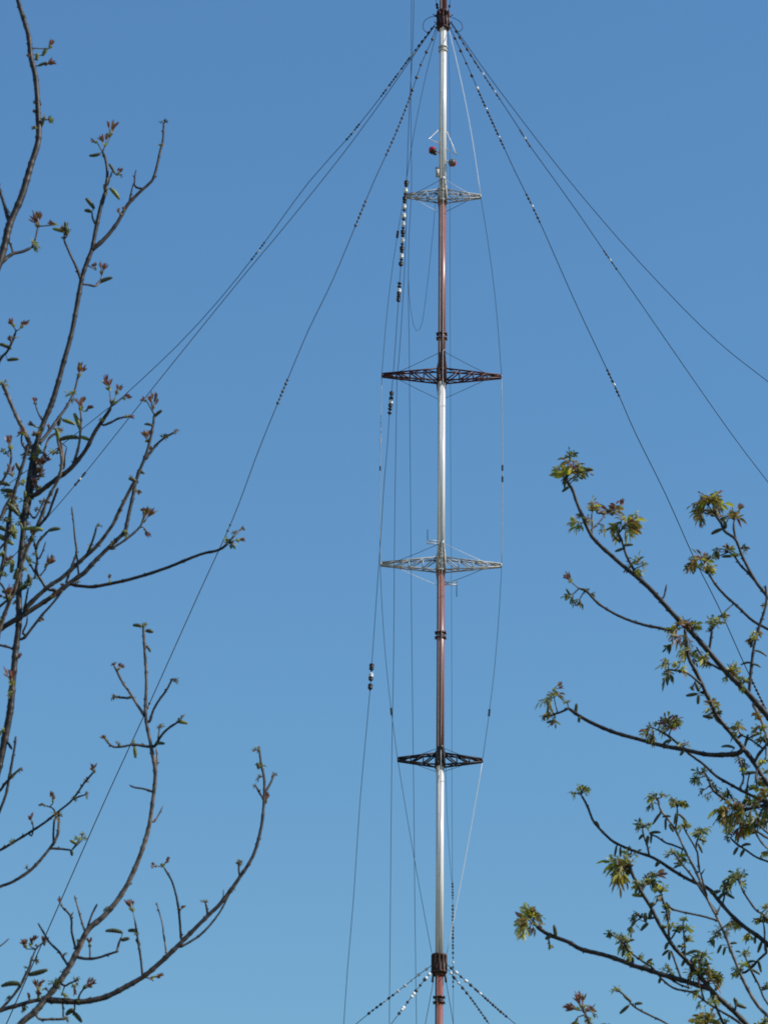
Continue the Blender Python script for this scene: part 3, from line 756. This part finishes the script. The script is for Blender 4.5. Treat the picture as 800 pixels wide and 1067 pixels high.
for a in [(11, 464, 14, 100, 'p', 5), (10, 526, 13, 100, 'm', 5), (11, 513, 13, 120, 'k', 5), (44, 487, 12, 70, 'p', 5), (37, 419, 8, 100, 'p', 3), (23, 450, 12, 100, 'm', 5), (34, 480, 14, 60, 'k', 5), (36, 497, 15, 40, 'p', 6), (22, 503, 12, 130, 'y', 5), (31, 515, 13, 60, 'k', 5), (18, 543, 14, 110, 'y', 5), (32, 560, 12, 60, 'k', 5), (6, 585, 13, 80, 'p', 5), (26, 592, 10, 60, 'y', 4), (60, 448, 10, 100, 'm', 4), (61, 470, 9, 60, 'p', 3), (109, 148, 14, 95, 'p'), (116, 138, 15, 75, 'p'), (99, 148, 7, 160, 'p', 3), (171, 126, 7, 95, 'k', 3), (124, 180, 8, 60, 'p', 3), (70, 240, 9, 130, 'p', 4), (68, 238, 10, 90, 'k', 3),
          (57, 233, 8, 160, 'p', 3), (107, 282, 12, 80, 'p', 4), (99, 279, 7, 120, 'p', 3), (35, 254, 13, 60, 'y', 5), (39, 232, 16, 100, 'p', 6), (50, 66, 11, 20, 'p', 4), (53, 47, 10, 70, 'p', 3), (51, 122, 12, 50, 'm', 4),
          (16, 350, 7, 90, 'y', 4), (14, 338, 9, 110, 'p', 4), (24, 339, 11, 55, 'p', 4), (3, 398, 10, 100, 'y', 5), (77, 410, 11, 80, 'y', 5), (83, 388, 15, 80, 'p', 5), (92, 427, 9, 30, 'p', 3), (84, 423, 14, 95, 'p', 4),
          (36, 443, 9, 140, 'p', 4), (117, 418, 10, 85, 'y', 5), (113, 402, 14, 105, 'p', 5), (123, 408, 10, 60, 'p', 4), (131, 414, 9, 20, 'p', 3), (133, 434, 8, 10, 'p', 3), (160, 421, 15, 85, 'p', 6), (151, 417, 6, 150, 'p', 3), (153, 457, 12, 110, 'p', 5),
          (185, 448, 8, 20, 'm', 3), (172, 454, 8, 60, 'k', 3), (37, 486, 16, 80, 'p', 6), (13, 492, 12, 100, 'p', 4), (29, 470, 14, 110, 'k', 5), (44, 523, 9, -20, 'p', 4), (28, 520, 14, 80, 'y', 5), (13, 552, 14, 90, 'y', 5), (28, 545, 10, 90, 'm', 4),
          (50, 587, 13, 50, 'p', 7), (36, 600, 10, 90, 'y', 4), (30, 604, 12, 120, 'k', 5), (12, 585, 12, 90, 'y', 5), (4, 597, 10, 80, 'y', 4), (103, 546, 7, 90, 'k', 4), (131, 554, 9, -20, 'y', 5), (151, 540, 17, 65, 'p', 6), (152, 553, 9, -60, 'p', 3),
          (118, 570, 9, 70, 'k', 4), (143, 511, 7, -20, 'p', 3), (142, 498, 7, 140, 'k', 3), (239, 564, 14, 50, 'g', 5), (252, 551, 6, 40, 'p', 2), (249, 563, 8, 0, 'p', 3), (244, 553, 9, 100, 'm', 3), (12, 709, 16, 105, 'p', 5), (10, 722, 10, 100, 'y', 4),
          (22, 800, 9, 60, 'm', 4), (14, 808, 8, 20, 'y', 3), (98, 802, 9, 100, 'p', 4), (91, 812, 9, 80, 'm', 4), (91, 827, 7, 20, 'm', 3), (62, 847, 13, 90, 'm', 6), (55, 833, 9, 100, 'p', 3), (46, 839, 6, 170, 'p', 3), (33, 855, 10, 100, 'p', 3), (83, 873, 10, 70, 'y', 5), (86, 869, 8, 90, 'm', 3),
          (90, 873, 5, 0, 'k', 2), (28, 903, 6, 90, 'm', 3), (125, 696, 8, 50, 'p', 3), (119, 691, 6, 110, 'm', 3), (119, 725, 7, 180, 'm', 3), (149, 652, 7, 90, 'm', 4), (183, 708, 8, 60, 'k', 4), (111, 771, 8, 130, 'p', 3), (123, 773, 7, 90, 'y', 4), (140, 773, 7, 90, 'y', 4),
          (191, 746, 9, 60, 'm', 4), (167, 756, 8, 90, 'm', 3), (26, 984, 12, 110, 'p', 5), (33, 982, 11, 80, 'p', 4), (46, 982, 9, 100, 'p', 4), (38, 1000, 10, 20, 'k', 4), (28, 1007, 6, 110, 'm', 3), (40, 1028, 12, 95, 'p', 4), (46, 1038, 9, 50, 'y', 5), (49, 1029, 7, 60, 'k', 3),
          (25, 1051, 9, -60, 'k', 4), (58, 1023, 13, 110, 'k', 5), (66, 1034, 10, 60, 'y', 4), (81, 1021, 10, 20, 'k', 5), (90, 1027, 12, 40, 'p', 5), (78, 1029, 10, -60, 'p', 3), (66, 1012, 8, 95, 'm', 3), (94, 984, 9, 100, 'p', 3), (138, 945, 14, 100, 'p', 4), (171, 900, 10, 60, 'p', 3), (162, 902, 7, 170, 'p', 3),
          (214, 939, 7, 90, 'm', 4), (250, 898, 11, 95, 'm', 4), (270, 779, 10, 95, 'm', 4), (273, 796, 8, 130, 'y', 4), (270, 808, 8, 140, 'm', 4), (266, 818, 6, 120, 'k', 3), (286, 806, 7, 80, 'm', 3), (277, 833, 11, 90, 'p', 4), (161, 1018, 11, 10, 'p', 5), (243, 926, 7, 30, 'y', 3), (70, 1061, 7, 20, 'm', 3), (19, 608, 10, 110, 'y', 4), (42, 470, 9, 60, 'k', 4), (47, 480, 10, 60, 'p', 4), (8, 540, 12, 80, 'k', 5)]: U(*a)
K = T.cat
for a in [(47, 54, 60, 9, 4.5, .2, True), (39, 59, 80, 8, 4.5, .2, True), (45, 67, 20, 10, 3.5, .2), (45, 127, 70, 12, 4, .2), (99, 161, 190, 12, 4, -.3), (94, 212, 130, 14, 5), (92, 220, 170, 8, 4.5), (110, 197, 100, 11, 5, .2, True), (120, 202, -50, 15, 5, .3, True), (117, 176, -60, 12, 3.4, .3),
          (61, 240, 165, 12, 4.6, .2, True), (69, 238, 95, 14, 5, .1), (110, 292, 20, 16, 4.8, .2), (5, 361, 160, 15, 4.6, .3), (14, 375, 5, 12, 4.4), (72, 440, -20, 14, 5, .2, True), (81, 440, -70, 20, 5, .2, True), (73, 458, 5, 24, 5.6, .45), (89, 457, -20, 11, 4.6, .2, True), (62, 438, 80, 12, 5), (60, 452, 100, 12, 5, .1, True),
          (2, 504, 170, 18, 5.4, .2), (8, 512, 175, 14, 5.2, .3), (24, 570, 100, 15, 5.6, .1, True), (9, 618, 165, 14, 5.4, .2), (40, 470, 80, 12, 4.6, .1, True), (20, 488, 120, 13, 5, .1), (14, 531, -45, 19, 6, .2), (2, 551, 160, 14, 5.5), (5, 562, -30, 22, 6.5, .1, True), (34, 552, 178, 22, 5.4, .3, True), (57, 552, 10, 13, 4.8), (15, 554, 95, 15, 6, .1, True), (27, 519, 95, 16, 5, .1, True), (22, 614, 200, 14, 5.5), (31, 604, 100, 12, 5, .2), (13, 590, 80, 14, 5, .1, True), (25, 534, 80, 15, 5),
          (165, 431, 40, 11, 4), (155, 443, 170, 9, 3.4, .5), (138, 500, 160, 8, 4.5), (147, 492, -20, 8, 4.5), (143, 652, 175, 9, 4.4), (156, 658, -10, 8, 5), (155, 676, -60, 8, 3.4), (167, 775, 0, 10, 4), (190, 753, -10, 12, 4.4, .2, True), (141, 784, -85, 12, 4.4, 0, True), (75, 889, -80, 6, 4), (77, 878, 150, 9, 4, .2, True),
          (119, 971, 175, 18, 5, .3), (131, 979, 15, 9, 4.6, .2), (138, 970, 180, 9, 4.6), (144, 982, -60, 8, 4), (12, 1027, 185, 21, 6, .45), (40, 1013, 15, 21, 6, -.1), (73, 1055, 215, 10, 6, .4), (81, 1060, -50, 14, 5.4, .2), (17, 598, 70, 12, 5, 0), (269, 798, 100, 7, 4)]: K(*a)

rx = random.Random(77)
for q in rx.sample([q for q in T.segs if 0 < q[0] < 300 and 0 < q[1] < 1066 and q[3].name.startswith('branch')], 95):
    if q[0] > 60 and rx.random() < .35: continue
    a = rx.uniform(20, 160); L = rx.uniform(2, 5)
    T.tuft(q[0] + L * math.cos(rad(a)), q[1] - L * math.sin(rad(a)), rx.uniform(4.5, 8.5), a, rx.choice(['p', 'm', 'k', 'y', 'p', 'k']), 3)
for x, y, s_ in ((6, 470, 1), (12, 515, 1), (4, 575, 1), (22, 535, 1), (38, 508, 1), (30, 580, 1), (10, 620, 1), (55, 470, 1), (40, 450, 1)):
    T.tuft(x, y, rx.uniform(10, 15), rx.uniform(30, 150), rx.choice('pmyk'), 4)

# ================================================================ RIGHT
T = Tree('walnut_tree', 'walnut tree at the right edge with young bronze green leaf tufts and hanging catkins', 10.6,
         [(1180, 2100), (1120, 1700), (1060, 1400), (1000, 1200), (960, 1050), (930, 900), (905, 760), (885, 680)], (.11, .012), 11, M['barkr'], M['barkrp'])
B = T.br
B([(835, 790), (800, 747), (787, 732), (774, 717.5), (756, 700), (738, 679), (722, 661), (702.5, 641.5), (685, 622), (670, 607), (647, 588), (637, 579), (626, 569.5), (615.5, 557.5), (608, 541), (600.5, 523), (596, 510), (589, 500)], 8, 3.2, dd=.1)
B([(665, 603), (658, 590), (652, 578), (648, 565), (644, 556)], 3, 2.4)
B([(699, 656), (685, 654), (670, 651), (647, 643), (624.5, 630), (611.5, 617), (603, 613)], 3, 2.2)
B([(691, 622), (693, 615), (694, 609)], 2, 1.6)
B([(738, 678), (740, 667), (741.5, 656)], 2.8, 2.2)
B([(751, 698), (744, 694), (738, 690.5), (730, 682), (725, 674)], 2.2, 1.8)
B([(616, 556), (617, 547), (616, 538)], 2.2, 1.8, True)
B([(615, 553), (625, 543), (632, 533)], 2, 1.4, True)
B([(830, 862), (800, 817.5), (793.5, 809), (784, 793), (774, 780), (761, 764), (748, 748), (741, 735), (735, 722), (730, 711), (723.6, 698), (717, 685), (714.7, 669), (713, 655)], 6.5, 3.4, dd=-.1)
B([(730, 713), (722, 706), (714, 701), (699, 698), (692, 700)], 2.6, 1.8)
B([(752, 755), (746, 750), (743, 744)], 2.4, 2, True)
B([(768, 785), (752, 786.5), (735, 786), (712, 781), (690, 777), (670, 771.6), (641, 763.5), (620, 755), (605, 747), (592, 738)], 4.8, 3.4)
B([(592, 738), (584, 742), (574, 745), (566, 747)], 2.4, 1.8)
B([(830, 852), (800, 837), (775.6, 825.6), (758, 816), (745, 808), (732, 796), (719, 786.6), (706, 775), (696, 767), (685, 760.6)], 4.8, 2.2)
B([(800, 838), (784, 842), (767.5, 843.5), (756, 834), (743, 824), (737, 811), (730, 800)], 3.8, 2)
B([(825, 885), (800, 873.6), (787, 865.5), (774, 859), (766, 857)], 3.4, 2.4, True)
B([(825, 908), (800, 898), (787, 893), (775.6, 885), (767.5, 880), (761, 873.6)], 3, 2)
B([(830, 665), (800, 623), (787, 606), (774, 582), (766, 562.5), (755, 554), (750, 544), (745, 537.5)], 4.4, 2.6, dd=.2)
B([(766, 561), (764, 551), (764, 544)], 2.4, 2)
B([(785, 604), (778, 596), (771, 589), (765, 580), (759, 575)], 2.4, 1.8)
B([(830, 675), (800, 656), (784, 647), (769, 633), (754.5, 620), (745, 609), (738, 598)], 3.4, 2.4)
B([(780, 720), (781, 708), (782, 698), (785, 674), (790, 654), (796, 636), (798, 623), (797, 610)], 3.2, 2.2)
B([(784, 734), (790, 745), (795, 757), (800, 775), (804, 790)], 3, 2, True)
B([(785, 795), (790, 786), (795, 780), (803, 770)], 3.2, 2.4)
B([(793, 779), (782, 771), (771, 765), (768, 758)], 2, 1.6)
B([(774, 812), (772, 800), (769, 787)], 2.2, 1.8, True)
B([(787, 812), (789, 800), (797, 790), (797, 770)], 2, 1.6, True)
B([(777, 826), (779, 812), (781, 805)], 1.8, 1.4)
B([(765, 838), (760, 828), (757, 821)], 1.8, 1.4)
B([(795, 841), (790, 852), (793, 862), (802, 870)], 2.2, 2, True)
B([(787, 868), (793, 878), (800, 885)], 2, 1.6, True)
# lower group
B([(835, 1008), (800, 984), (790, 976), (775.6, 966), (761, 953), (748, 938), (737, 925.6), (719, 917.5), (702.5, 908), (686, 897), (676, 892), (661, 887), (644.5, 880), (635.5, 874.5), (623.5, 862.5), (617.5, 855), (611.5, 840), (605, 828)], 6.5, 2.2, dd=.2)
B([(676, 891), (674, 882), (670, 870), (669, 863)], 2, 1.8)
B([(711, 885), (702, 881), (693, 878), (684, 872), (676, 869)], 2, 1.6)
B([(830, 1085), (800, 1059), (790, 1049), (780.5, 1034.5), (771, 1015), (762.6, 994), (754.5, 973), (745, 953), (736.6, 937), (729, 918), (721, 901), (714, 888), (706, 870), (698, 857), (688, 844), (685, 832)], 5, 2, True, dd=-.15)
B([(703, 864), (705, 852), (705, 842)], 2, 1.8)
B([(728, 908), (727, 898), (726, 888), (722, 880), (715.5, 869), (712, 862)], 2, 1.6)
B([(725, 886), (725, 879), (727, 872)], 1.8, 1.4)
B([(747, 952), (741, 944), (732, 930), (719, 911), (710.6, 901), (701, 888)], 2.6, 1.8)
B([(736, 934), (732, 920), (729, 908)], 2, 1.6)
B([(731, 910), (734, 905)], 1.4, 1)
B([(805, 962), (795, 953), (787, 948), (777, 934), (771.5, 924)], 2.6, 2)
B([(752, 943), (754, 935), (754, 928)], 2.2, 1.8)
B([(745, 955), (748, 949), (750, 943)], 1.8, 1.4)
B([(796, 979), (796, 970), (795, 962)], 2, 1.6)
B([(805, 988), (798, 993), (790, 1000), (782, 1008.5), (776, 1013), (770, 1014)], 4, 2.6)
B([(778, 1003), (776, 996), (774, 992)], 2, 1.5)
B([(782, 1011), (786, 1019), (790, 1026), (795, 1039), (803, 1051)], 2.2, 2)
B([(752, 968), (748, 970), (745, 972)], 1.8, 1.4)
B([(812, 1105), (777, 1067), (761, 1051), (743, 1034.5), (727, 1015), (714, 1000), (701, 986), (689.5, 968), (683, 956), (677.5, 945), (670, 933), (664, 922), (658, 910), (655, 900)], 8, 3, dd=-.2)
B([(668, 929), (671, 922), (674, 915)], 3, 2.4)
B([(682, 956), (676, 957), (668, 955), (662, 953)], 2.4, 1.8)
B([(668, 956), (662, 960), (659, 965)], 1.6, 1.2)
B([(697, 981), (696, 968), (695, 953), (691, 940), (688, 930)], 2.4, 1.8)
B([(746, 959), (733, 955), (719, 952), (701, 947.5), (693, 940)], 2.2, 1.8)
B([(713, 999), (713, 985), (712, 974), (711, 961)], 2, 1.6)
B([(699, 978), (704, 970), (708, 966)], 2, 1.6)
B([(718, 1004), (722, 997), (730, 994)], 2, 1.6)
B([(738, 1030), (722, 1025), (710.6, 1021.5), (688, 1015), (670, 1009), (662, 1007), (647, 1001), (629, 995), (605, 989), (593, 982), (579.5, 977), (569, 972.5), (558, 965)], 5.2, 3.6)
B([(795, 1086), (767.5, 1064), (751, 1054), (735, 1044), (722, 1034.5), (702.5, 1030), (690, 1021), (680, 1009), (668, 1001), (656, 992), (650, 983)], 3.6, 2)
B([(698, 1020), (708, 1026), (719, 1030)], 2, 1.6)
B([(709, 1020), (704, 1005), (699, 991)], 2.2, 1.8)
B([(740, 1033), (744, 1045), (748, 1055), (754, 1069)], 2.8, 2.4)
B([(730, 1030), (732, 1038), (734, 1044)], 2, 1.6)
B([(730, 1090), (693, 1066), (680, 1059.5), (668, 1053.5), (659, 1047.5), (650, 1037), (644, 1032.5)], 2.6, 1.8)
B([(618, 1100), (614, 1078), (611, 1060), (606, 1052)], 2.6, 2)
B([(765, 1053), (766, 1049), (766, 1046)], 2.6, 2.2)
B([(570, 975), (572, 982), (573, 988)], 2, 1.4, True)
U = T.tuft
for a in [(588, 490, 27, 100, 'g', 10), (599, 480, 24, 75, 'm', 6), (577, 491, 15, 170, 'g', 5), (607, 490, 17, 30, 'g', 5), (594, 474, 13, 80, 'g', 3), (601, 548, 18, 215, 'g', 6), (603, 535, 10, 160, 'k', 4), (616, 527, 19, 95, 'b', 6), (612, 540, 14, 60, 'm', 4), (625, 531, 15, 50, 'g', 5), (639, 530, 22, 80, 'b', 6), (647, 526, 11, 60, 'p', 3),
          (640, 546, 20, 200, 'g', 6), (655, 544, 28, 40, 'b', 9), (662, 540, 18, 20, 'b', 4), (627, 551, 12, 240, 'g', 4), (664, 583, 16, 90, 'g', 5), (667, 597, 14, -60, 'b', 5), (672, 588, 9, 20, 'g', 3), (655, 590, 9, 170, 'm', 3),
          (593, 604, 11, 130, 'p', 4), (592, 621, 14, 200, 'k', 5), (603, 628, 12, -100, 'g', 5), (618, 618, 10, 40, 'k', 4), (609, 614, 9, 130, 'k', 3),
          (703, 651, 20, 130, 'b', 7), (717, 650, 19, 70, 'm', 7), (726, 652, 11, 10, 'g', 4), (709, 667, 19, 240, 'b', 7), (696, 672, 13, 190, 'k', 4), (712, 679, 18, 200, 'g', 6), (722, 680, 18, 20, 'k', 7), (733, 686, 18, 180, 'b', 7), (738, 691, 12, -50, 'k', 4),
          (692, 690, 14, 160, 'b', 5), (695, 704, 16, 240, 'k', 6), (705, 691, 13, 120, 'ly' and 'g', 5), (710, 697, 14, 60, 'g', 5), (746, 646, 20, 75, 'g', 7), (753, 641, 12, 20, 'm', 4), (740, 652, 12, 150, 'k', 4), (761, 697, 21, 70, 'b', 8), (768, 706, 18, 40, 'g', 7), (777, 709, 13, 40, 'm', 4), (757, 705, 10, 220, 'g', 4),
          (745, 732, 18, 60, 'b', 6), (736, 739, 12, 160, 'g', 4), (744, 742, 13, 90, 'k', 5), (720, 716, 9, 90, 'g', 3), (686, 749, 14, 110, 'm', 4), (678, 766, 16, 240, 'b', 6), (675, 758, 11, 180, 'k', 3), (698, 753, 23, 75, 'b', 9), (707, 751, 15, 10, 'b', 5), (711, 773, 14, 110, 'b', 4),
          (574, 722, 17, 120, 'b', 6), (568, 731, 17, 220, 'b', 6), (579, 717, 11, 30, 'p', 3), (575, 748, 13, 220, 'k', 5), (591, 730, 9, 90, 'g', 3), (567, 747, 8, 180, 'k', 2), (736, 519, 24, 100, 'b', 9), (728, 527, 24, 200, 'b', 9), (748, 523, 20, 30, 'b', 6), (728, 538, 16, 250, 'm', 5), (742, 532, 18, 80, 'm', 6), (748, 514, 9, 60, 'b', 3), (765, 535, 20, 85, 'm', 7), (769, 533, 12, 60, 'p', 3), (775, 570, 10, 20, 'k', 4),
          (756, 570, 16, 80, 'm', 5), (747, 571, 13, 170, 'k', 4), (764, 578, 12, 120, 'b', 4), (732, 581, 20, 110, 'b', 7), (722, 585, 20, 200, 'm', 7), (738, 592, 18, 60, 'b', 6), (719, 592, 13, 230, 'k', 4), (745, 581, 9, 20, 'm', 3), (786, 662, 16, 120, 'b', 6), (781, 664, 11, 180, 'k', 4), (789, 657, 12, 50, 'b', 4), (796, 628, 10, 100, 'k', 4),
          (768, 755, 18, 90, 'g', 6), (765, 762, 12, 170, 'k', 4), (794, 768, 18, 110, 'k', 6), (787, 745, 15, 80, 'b', 6), (792, 757, 16, 90, 'g', 6), (771, 793, 14, 200, 'm', 5), (775, 800, 12, 30, 'g', 5), (795, 790, 14, 80, 'g', 5), (785, 762, 13, 160, 'k', 5), (798, 802, 12, 60, 'g', 4), (790, 817, 16, 70, 'b', 6), (781, 818, 15, 100, 'g', 6),
          (726, 806, 12, 170, 'y', 4), (725, 813, 11, 220, 'k', 4), (733, 803, 12, 60, 'm', 4), (731, 823, 10, 190, 'k', 4), (737, 830, 9, 260, 'y', 3), (741, 815, 12, 60, 'g', 4), (748, 824, 10, 40, 'k', 4), (757, 826, 17, 100, 'b', 6), (753, 840, 20, 160, 'g', 8), (749, 850, 18, 200, 'k', 7), (762, 849, 22, 250, 'b', 9), (770, 845, 22, 240, 'g', 9), (779, 852, 22, 250, 'b', 9), (784, 836, 18, 80, 'g', 7), (791, 832, 18, 80, 'm', 7), (788, 856, 16, 260, 'k', 6), (797, 826, 18, 90, 'b', 7), (769, 864, 19, 250, 'b', 7), (778, 862, 15, -30, 'g', 5), (797, 845, 18, 240, 'g', 7), (796, 858, 14, 200, 'm', 5), (761, 866, 12, 100, 'g', 4), (757, 873, 12, 180, 'k', 4), (770, 838, 16, 80, 'b', 6), (795, 889, 13, 200, 'g', 4),
          (603, 823, 15, 120, 'g', 6), (609, 820, 10, 50, 'b', 3), (597, 827, 8, 190, 'g', 3), (669, 858, 14, 90, 'y', 6), (664, 863, 9, 190, 'k', 3), (676, 858, 8, 40, 'g', 3), (683, 828, 15, 110, 'g', 6), (692, 829, 12, 30, 'y', 4), (678, 839, 11, 230, 'k', 4), (705, 834, 17, 90, 'y', 7), (712, 834, 11, 20, 'k', 3), (700, 833, 10, 150, 'y', 3), (712, 859, 14, 100, 'y', 6), (716, 858, 8, 40, 'b', 3),
          (729, 864, 17, 90, 'y', 8), (728, 871, 14, 100, 'y', 5), (698, 887, 12, 120, 'y', 5), (708, 889, 14, 80, 'g', 5), (710, 897, 14, 100, 'k', 5), (769, 911, 20, 85, 'y', 9), (760, 917, 18, 170, 'y', 8), (774, 919, 13, -20, 'g', 4), (755, 926, 16, 200, 'k', 6), (795, 956, 18, 90, 'g', 7), (798, 942, 12, 120, 'g', 5), (788, 958, 10, 180, 'k', 4), (763, 960, 16, 190, 'b', 6), (758, 964, 11, 240, 'k', 4), (770, 965, 12, 220, 'g', 4), (779, 975, 12, 240, 'g', 4),
          (745, 973, 17, 170, 'g', 6), (742, 978, 12, 230, 'k', 4), (757, 972, 9, -10, 'b', 3), (774, 993, 14, 110, 'g', 5), (769, 1012, 14, 190, 'g', 6), (763, 1011, 9, 170, 'k', 3), (778, 1004, 11, 60, 'g', 3),
          (641, 903, 26, 195, 'g', 9), (645, 911, 22, 250, 'b', 8), (650, 896, 22, 130, 'b', 6), (657, 888, 16, 80, 'b', 4), (655, 905, 18, 220, 'k', 5), (665, 918, 17, 120, 'g', 5), (674, 916, 22, 60, 'k', 8), (683, 912, 14, 10, 'p', 5), (678, 909, 12, 90, 'g', 3), (660, 953, 14, 170, 'k', 6), (658, 966, 14, 260, 'k', 5), (668, 952, 13, 60, 'k', 4),
          (688, 926, 15, 90, 'y', 7), (686, 933, 12, 200, 'g', 4), (696, 945, 14, 30, 'y', 5), (693, 953, 14, 180, 'y', 5), (697, 962, 14, 100, 'g', 5), (712, 957, 11, 90, 'y', 4), (713, 967, 16, 80, 'g', 6), (714, 977, 14, 100, 'y', 6), (710, 985, 13, 160, 'g', 4), (706, 969, 12, 120, 'k', 4), (732, 993, 17, 70, 'y', 7), (726, 999, 16, 120, 'g', 6), (736, 1006, 14, 30, 'm', 5), (731, 1010, 16, 90, 'g', 6),
          (742, 1012, 22, 70, 'y', 8), (738, 1020, 16, 90, 'b', 6), (748, 1016, 16, 20, 'm', 4), (721, 1013, 18, 150, 'b', 7), (717, 1018, 12, 190, 'b', 4), (695, 1008, 14, 100, 'y', 5), (699, 1012, 9, 60, 'g', 3), (726, 1035, 15, 230, 'y', 6), (728, 1047, 10, 260, 'k', 3), (742, 1042, 17, 240, 'g', 5), (636, 974, 12, 150, 'y', 6), (645, 974, 15, 90, 'y', 8), (650, 984, 17, 240, 'g', 8), (655, 995, 15, 220, 'g', 6), (665, 996, 12, 80, 'y', 5), (672, 1006, 10, 240, 'g', 4),
          (548, 951, 22, 130, 'b', 9), (543, 961, 20, 210, 'b', 9), (556, 951, 20, 60, 'g', 7), (553, 965, 14, 250, 'b', 5), (560, 955, 16, 20, 'ly' and 'b', 4), (572, 987, 8, -80, 'y', 3), (641, 1030, 11, 120, 'y', 5), (645, 1031, 8, 60, 'b', 3), (606, 1046, 17, 95, 'p', 6), (599, 1051, 14, 160, 'p', 5), (616, 1049, 16, 55, 'm', 5), (598, 1064, 16, 230, 'b', 6), (612, 1061, 12, -30, 'b', 4), (630, 1067, 9, 60, 'g', 3),
          (735, 1060, 26, 95, 'b', 12), (728, 1064, 18, 150, 'g', 8), (745, 1062, 16, 60, 'g', 6), (756, 1064, 10, 90, 'k', 3), (792, 1064, 18, 100, 'g', 8), (798, 1062, 12, 60, 'b', 4), (797, 1026, 10, 150, 'k', 3)]: U(*a)
K = T.cat
for a in [(589, 510, 215, 9, 3.8), (654, 568, 5, 11, 3.6, .1), (645, 573, 200, 10, 3.6, 0), (642, 561, 130, 10, 3.4, 0), (612, 490, 5, 12, 5), (746, 554, 205, 12, 4.6, .2), (755, 546, 100, 9, 4.4, 0), (753, 541, 25, 9, 4.6), (777, 571, -5, 8, 3.6), (757, 580, 183, 11, 3.8, .15), (748, 579, -90, 8, 3.4, 0), (792, 681, -25, 14, 2.8, .5), (777, 692, 190, 12, 2.8, .5), (788, 694, -20, 9, 2.8, .6),
          (720, 724, 190, 12, 4.2, 0), (727, 729, -95, 10, 4, 0), (726, 716, 110, 10, 4.2, 0), (733, 722, -10, 8, 4, 0), (737, 747, 170, 11, 4.4, 0), (748, 743, 30, 9, 4.2), (600, 738, 85, 10, 4), (603, 750, -95, 6, 3.6), (695, 773, 205, 10, 4), (710, 785, 230, 6, 3.6), (777, 772, -105, 14, 3.4, 0), (770, 768, 215, 10, 3.6), (758, 779, 175, 14, 3.4, .5), (781, 806, 190, 12, 4), (775, 836, 240, 14, 3.8), (788, 766, 20, 12, 3.6, .4),
          (783, 868, 195, 10, 4, .1), (766, 887, 240, 9, 3.8), (773, 889, 240, 9, 3.8), (777, 881, 10, 10, 3.4, .5), (797, 889, 185, 9, 3.8), (641, 887, -100, 12, 3, 0), (646, 888, -90, 10, 3, 0), (685, 900, 230, 8, 4.6), (622, 859, 120, 8, 3.2), (668, 872, 225, 8, 3.6), (674, 876, -100, 10, 4.4), (678, 874, -95, 10, 3), (682, 868, 5, 12, 3.6, .3), (684, 853, 235, 15, 3.4, .2), (693, 859, -90, 12, 3, 0), (699, 863, -60, 9, 3.4, 0),
          (694, 851, 185, 9, 3), (703, 853, -100, 12, 3, 0), (711, 853, -45, 13, 3.2, .4), (732, 876, -20, 7, 3), (729, 884, -65, 11, 3, .2), (706, 903, 200, 10, 3.2, .4), (745, 930, 195, 11, 4), (750, 935, 230, 11, 4), (759, 933, -30, 13, 4, .1), (755, 922, 120, 10, 4), (778, 977, -80, 7, 3.6), (786, 980, -90, 7, 3.6), (791, 987, 250, 12, 3.8, 0), (797, 987, -90, 10, 3.6, 0), (749, 989, 245, 10, 3.4, 0), (754, 991, 255, 9, 3.2, 0), (760, 990, -80, 7, 3.2), (764, 983, 5, 7, 3),
          (780, 1004, 20, 14, 3.4, .5), (791, 1007, -75, 13, 3.6, 0), (787, 1013, -30, 10, 3.4), (797, 1031, 15, 10, 3.4, .4), (664, 933, 175, 12, 5, .1, True), (679, 943, 25, 8, 5.4), (672, 956, 90, 10, 4.4, 0), (677, 953, 80, 10, 4.6, 0), (671, 966, 225, 11, 4.6), (694, 986, 245, 8, 4), (693, 993, 220, 9, 3.6), (697, 996, -95, 9, 3.6), (690, 966, 170, 9, 4), (722, 993, 10, 14, 3.8, .5), (712, 1003, 240, 9, 4), (734, 1005, 10, 10, 4.4), (748, 1027, 55, 12, 5, 0, True),
          (578, 970, 100, 13, 4.6, 0), (571, 977, 210, 7, 5), (649, 993, 255, 9, 3.4), (653, 1002, 235, 8, 3.4), (656, 981, 20, 10, 3.4, .4), (676, 1002, 40, 9, 3.8), (687, 1022, 250, 6, 3.6), (653, 1040, 140, 11, 4, -.1), (650, 1052, 222, 13, 4.2, 0), (665, 1046, 5, 8, 3.6), (771, 1048, -20, 13, 5, 0), (766, 1044, 110, 9, 4.6), (659, 1001, -90, 7, 3.4)]: K(*a)
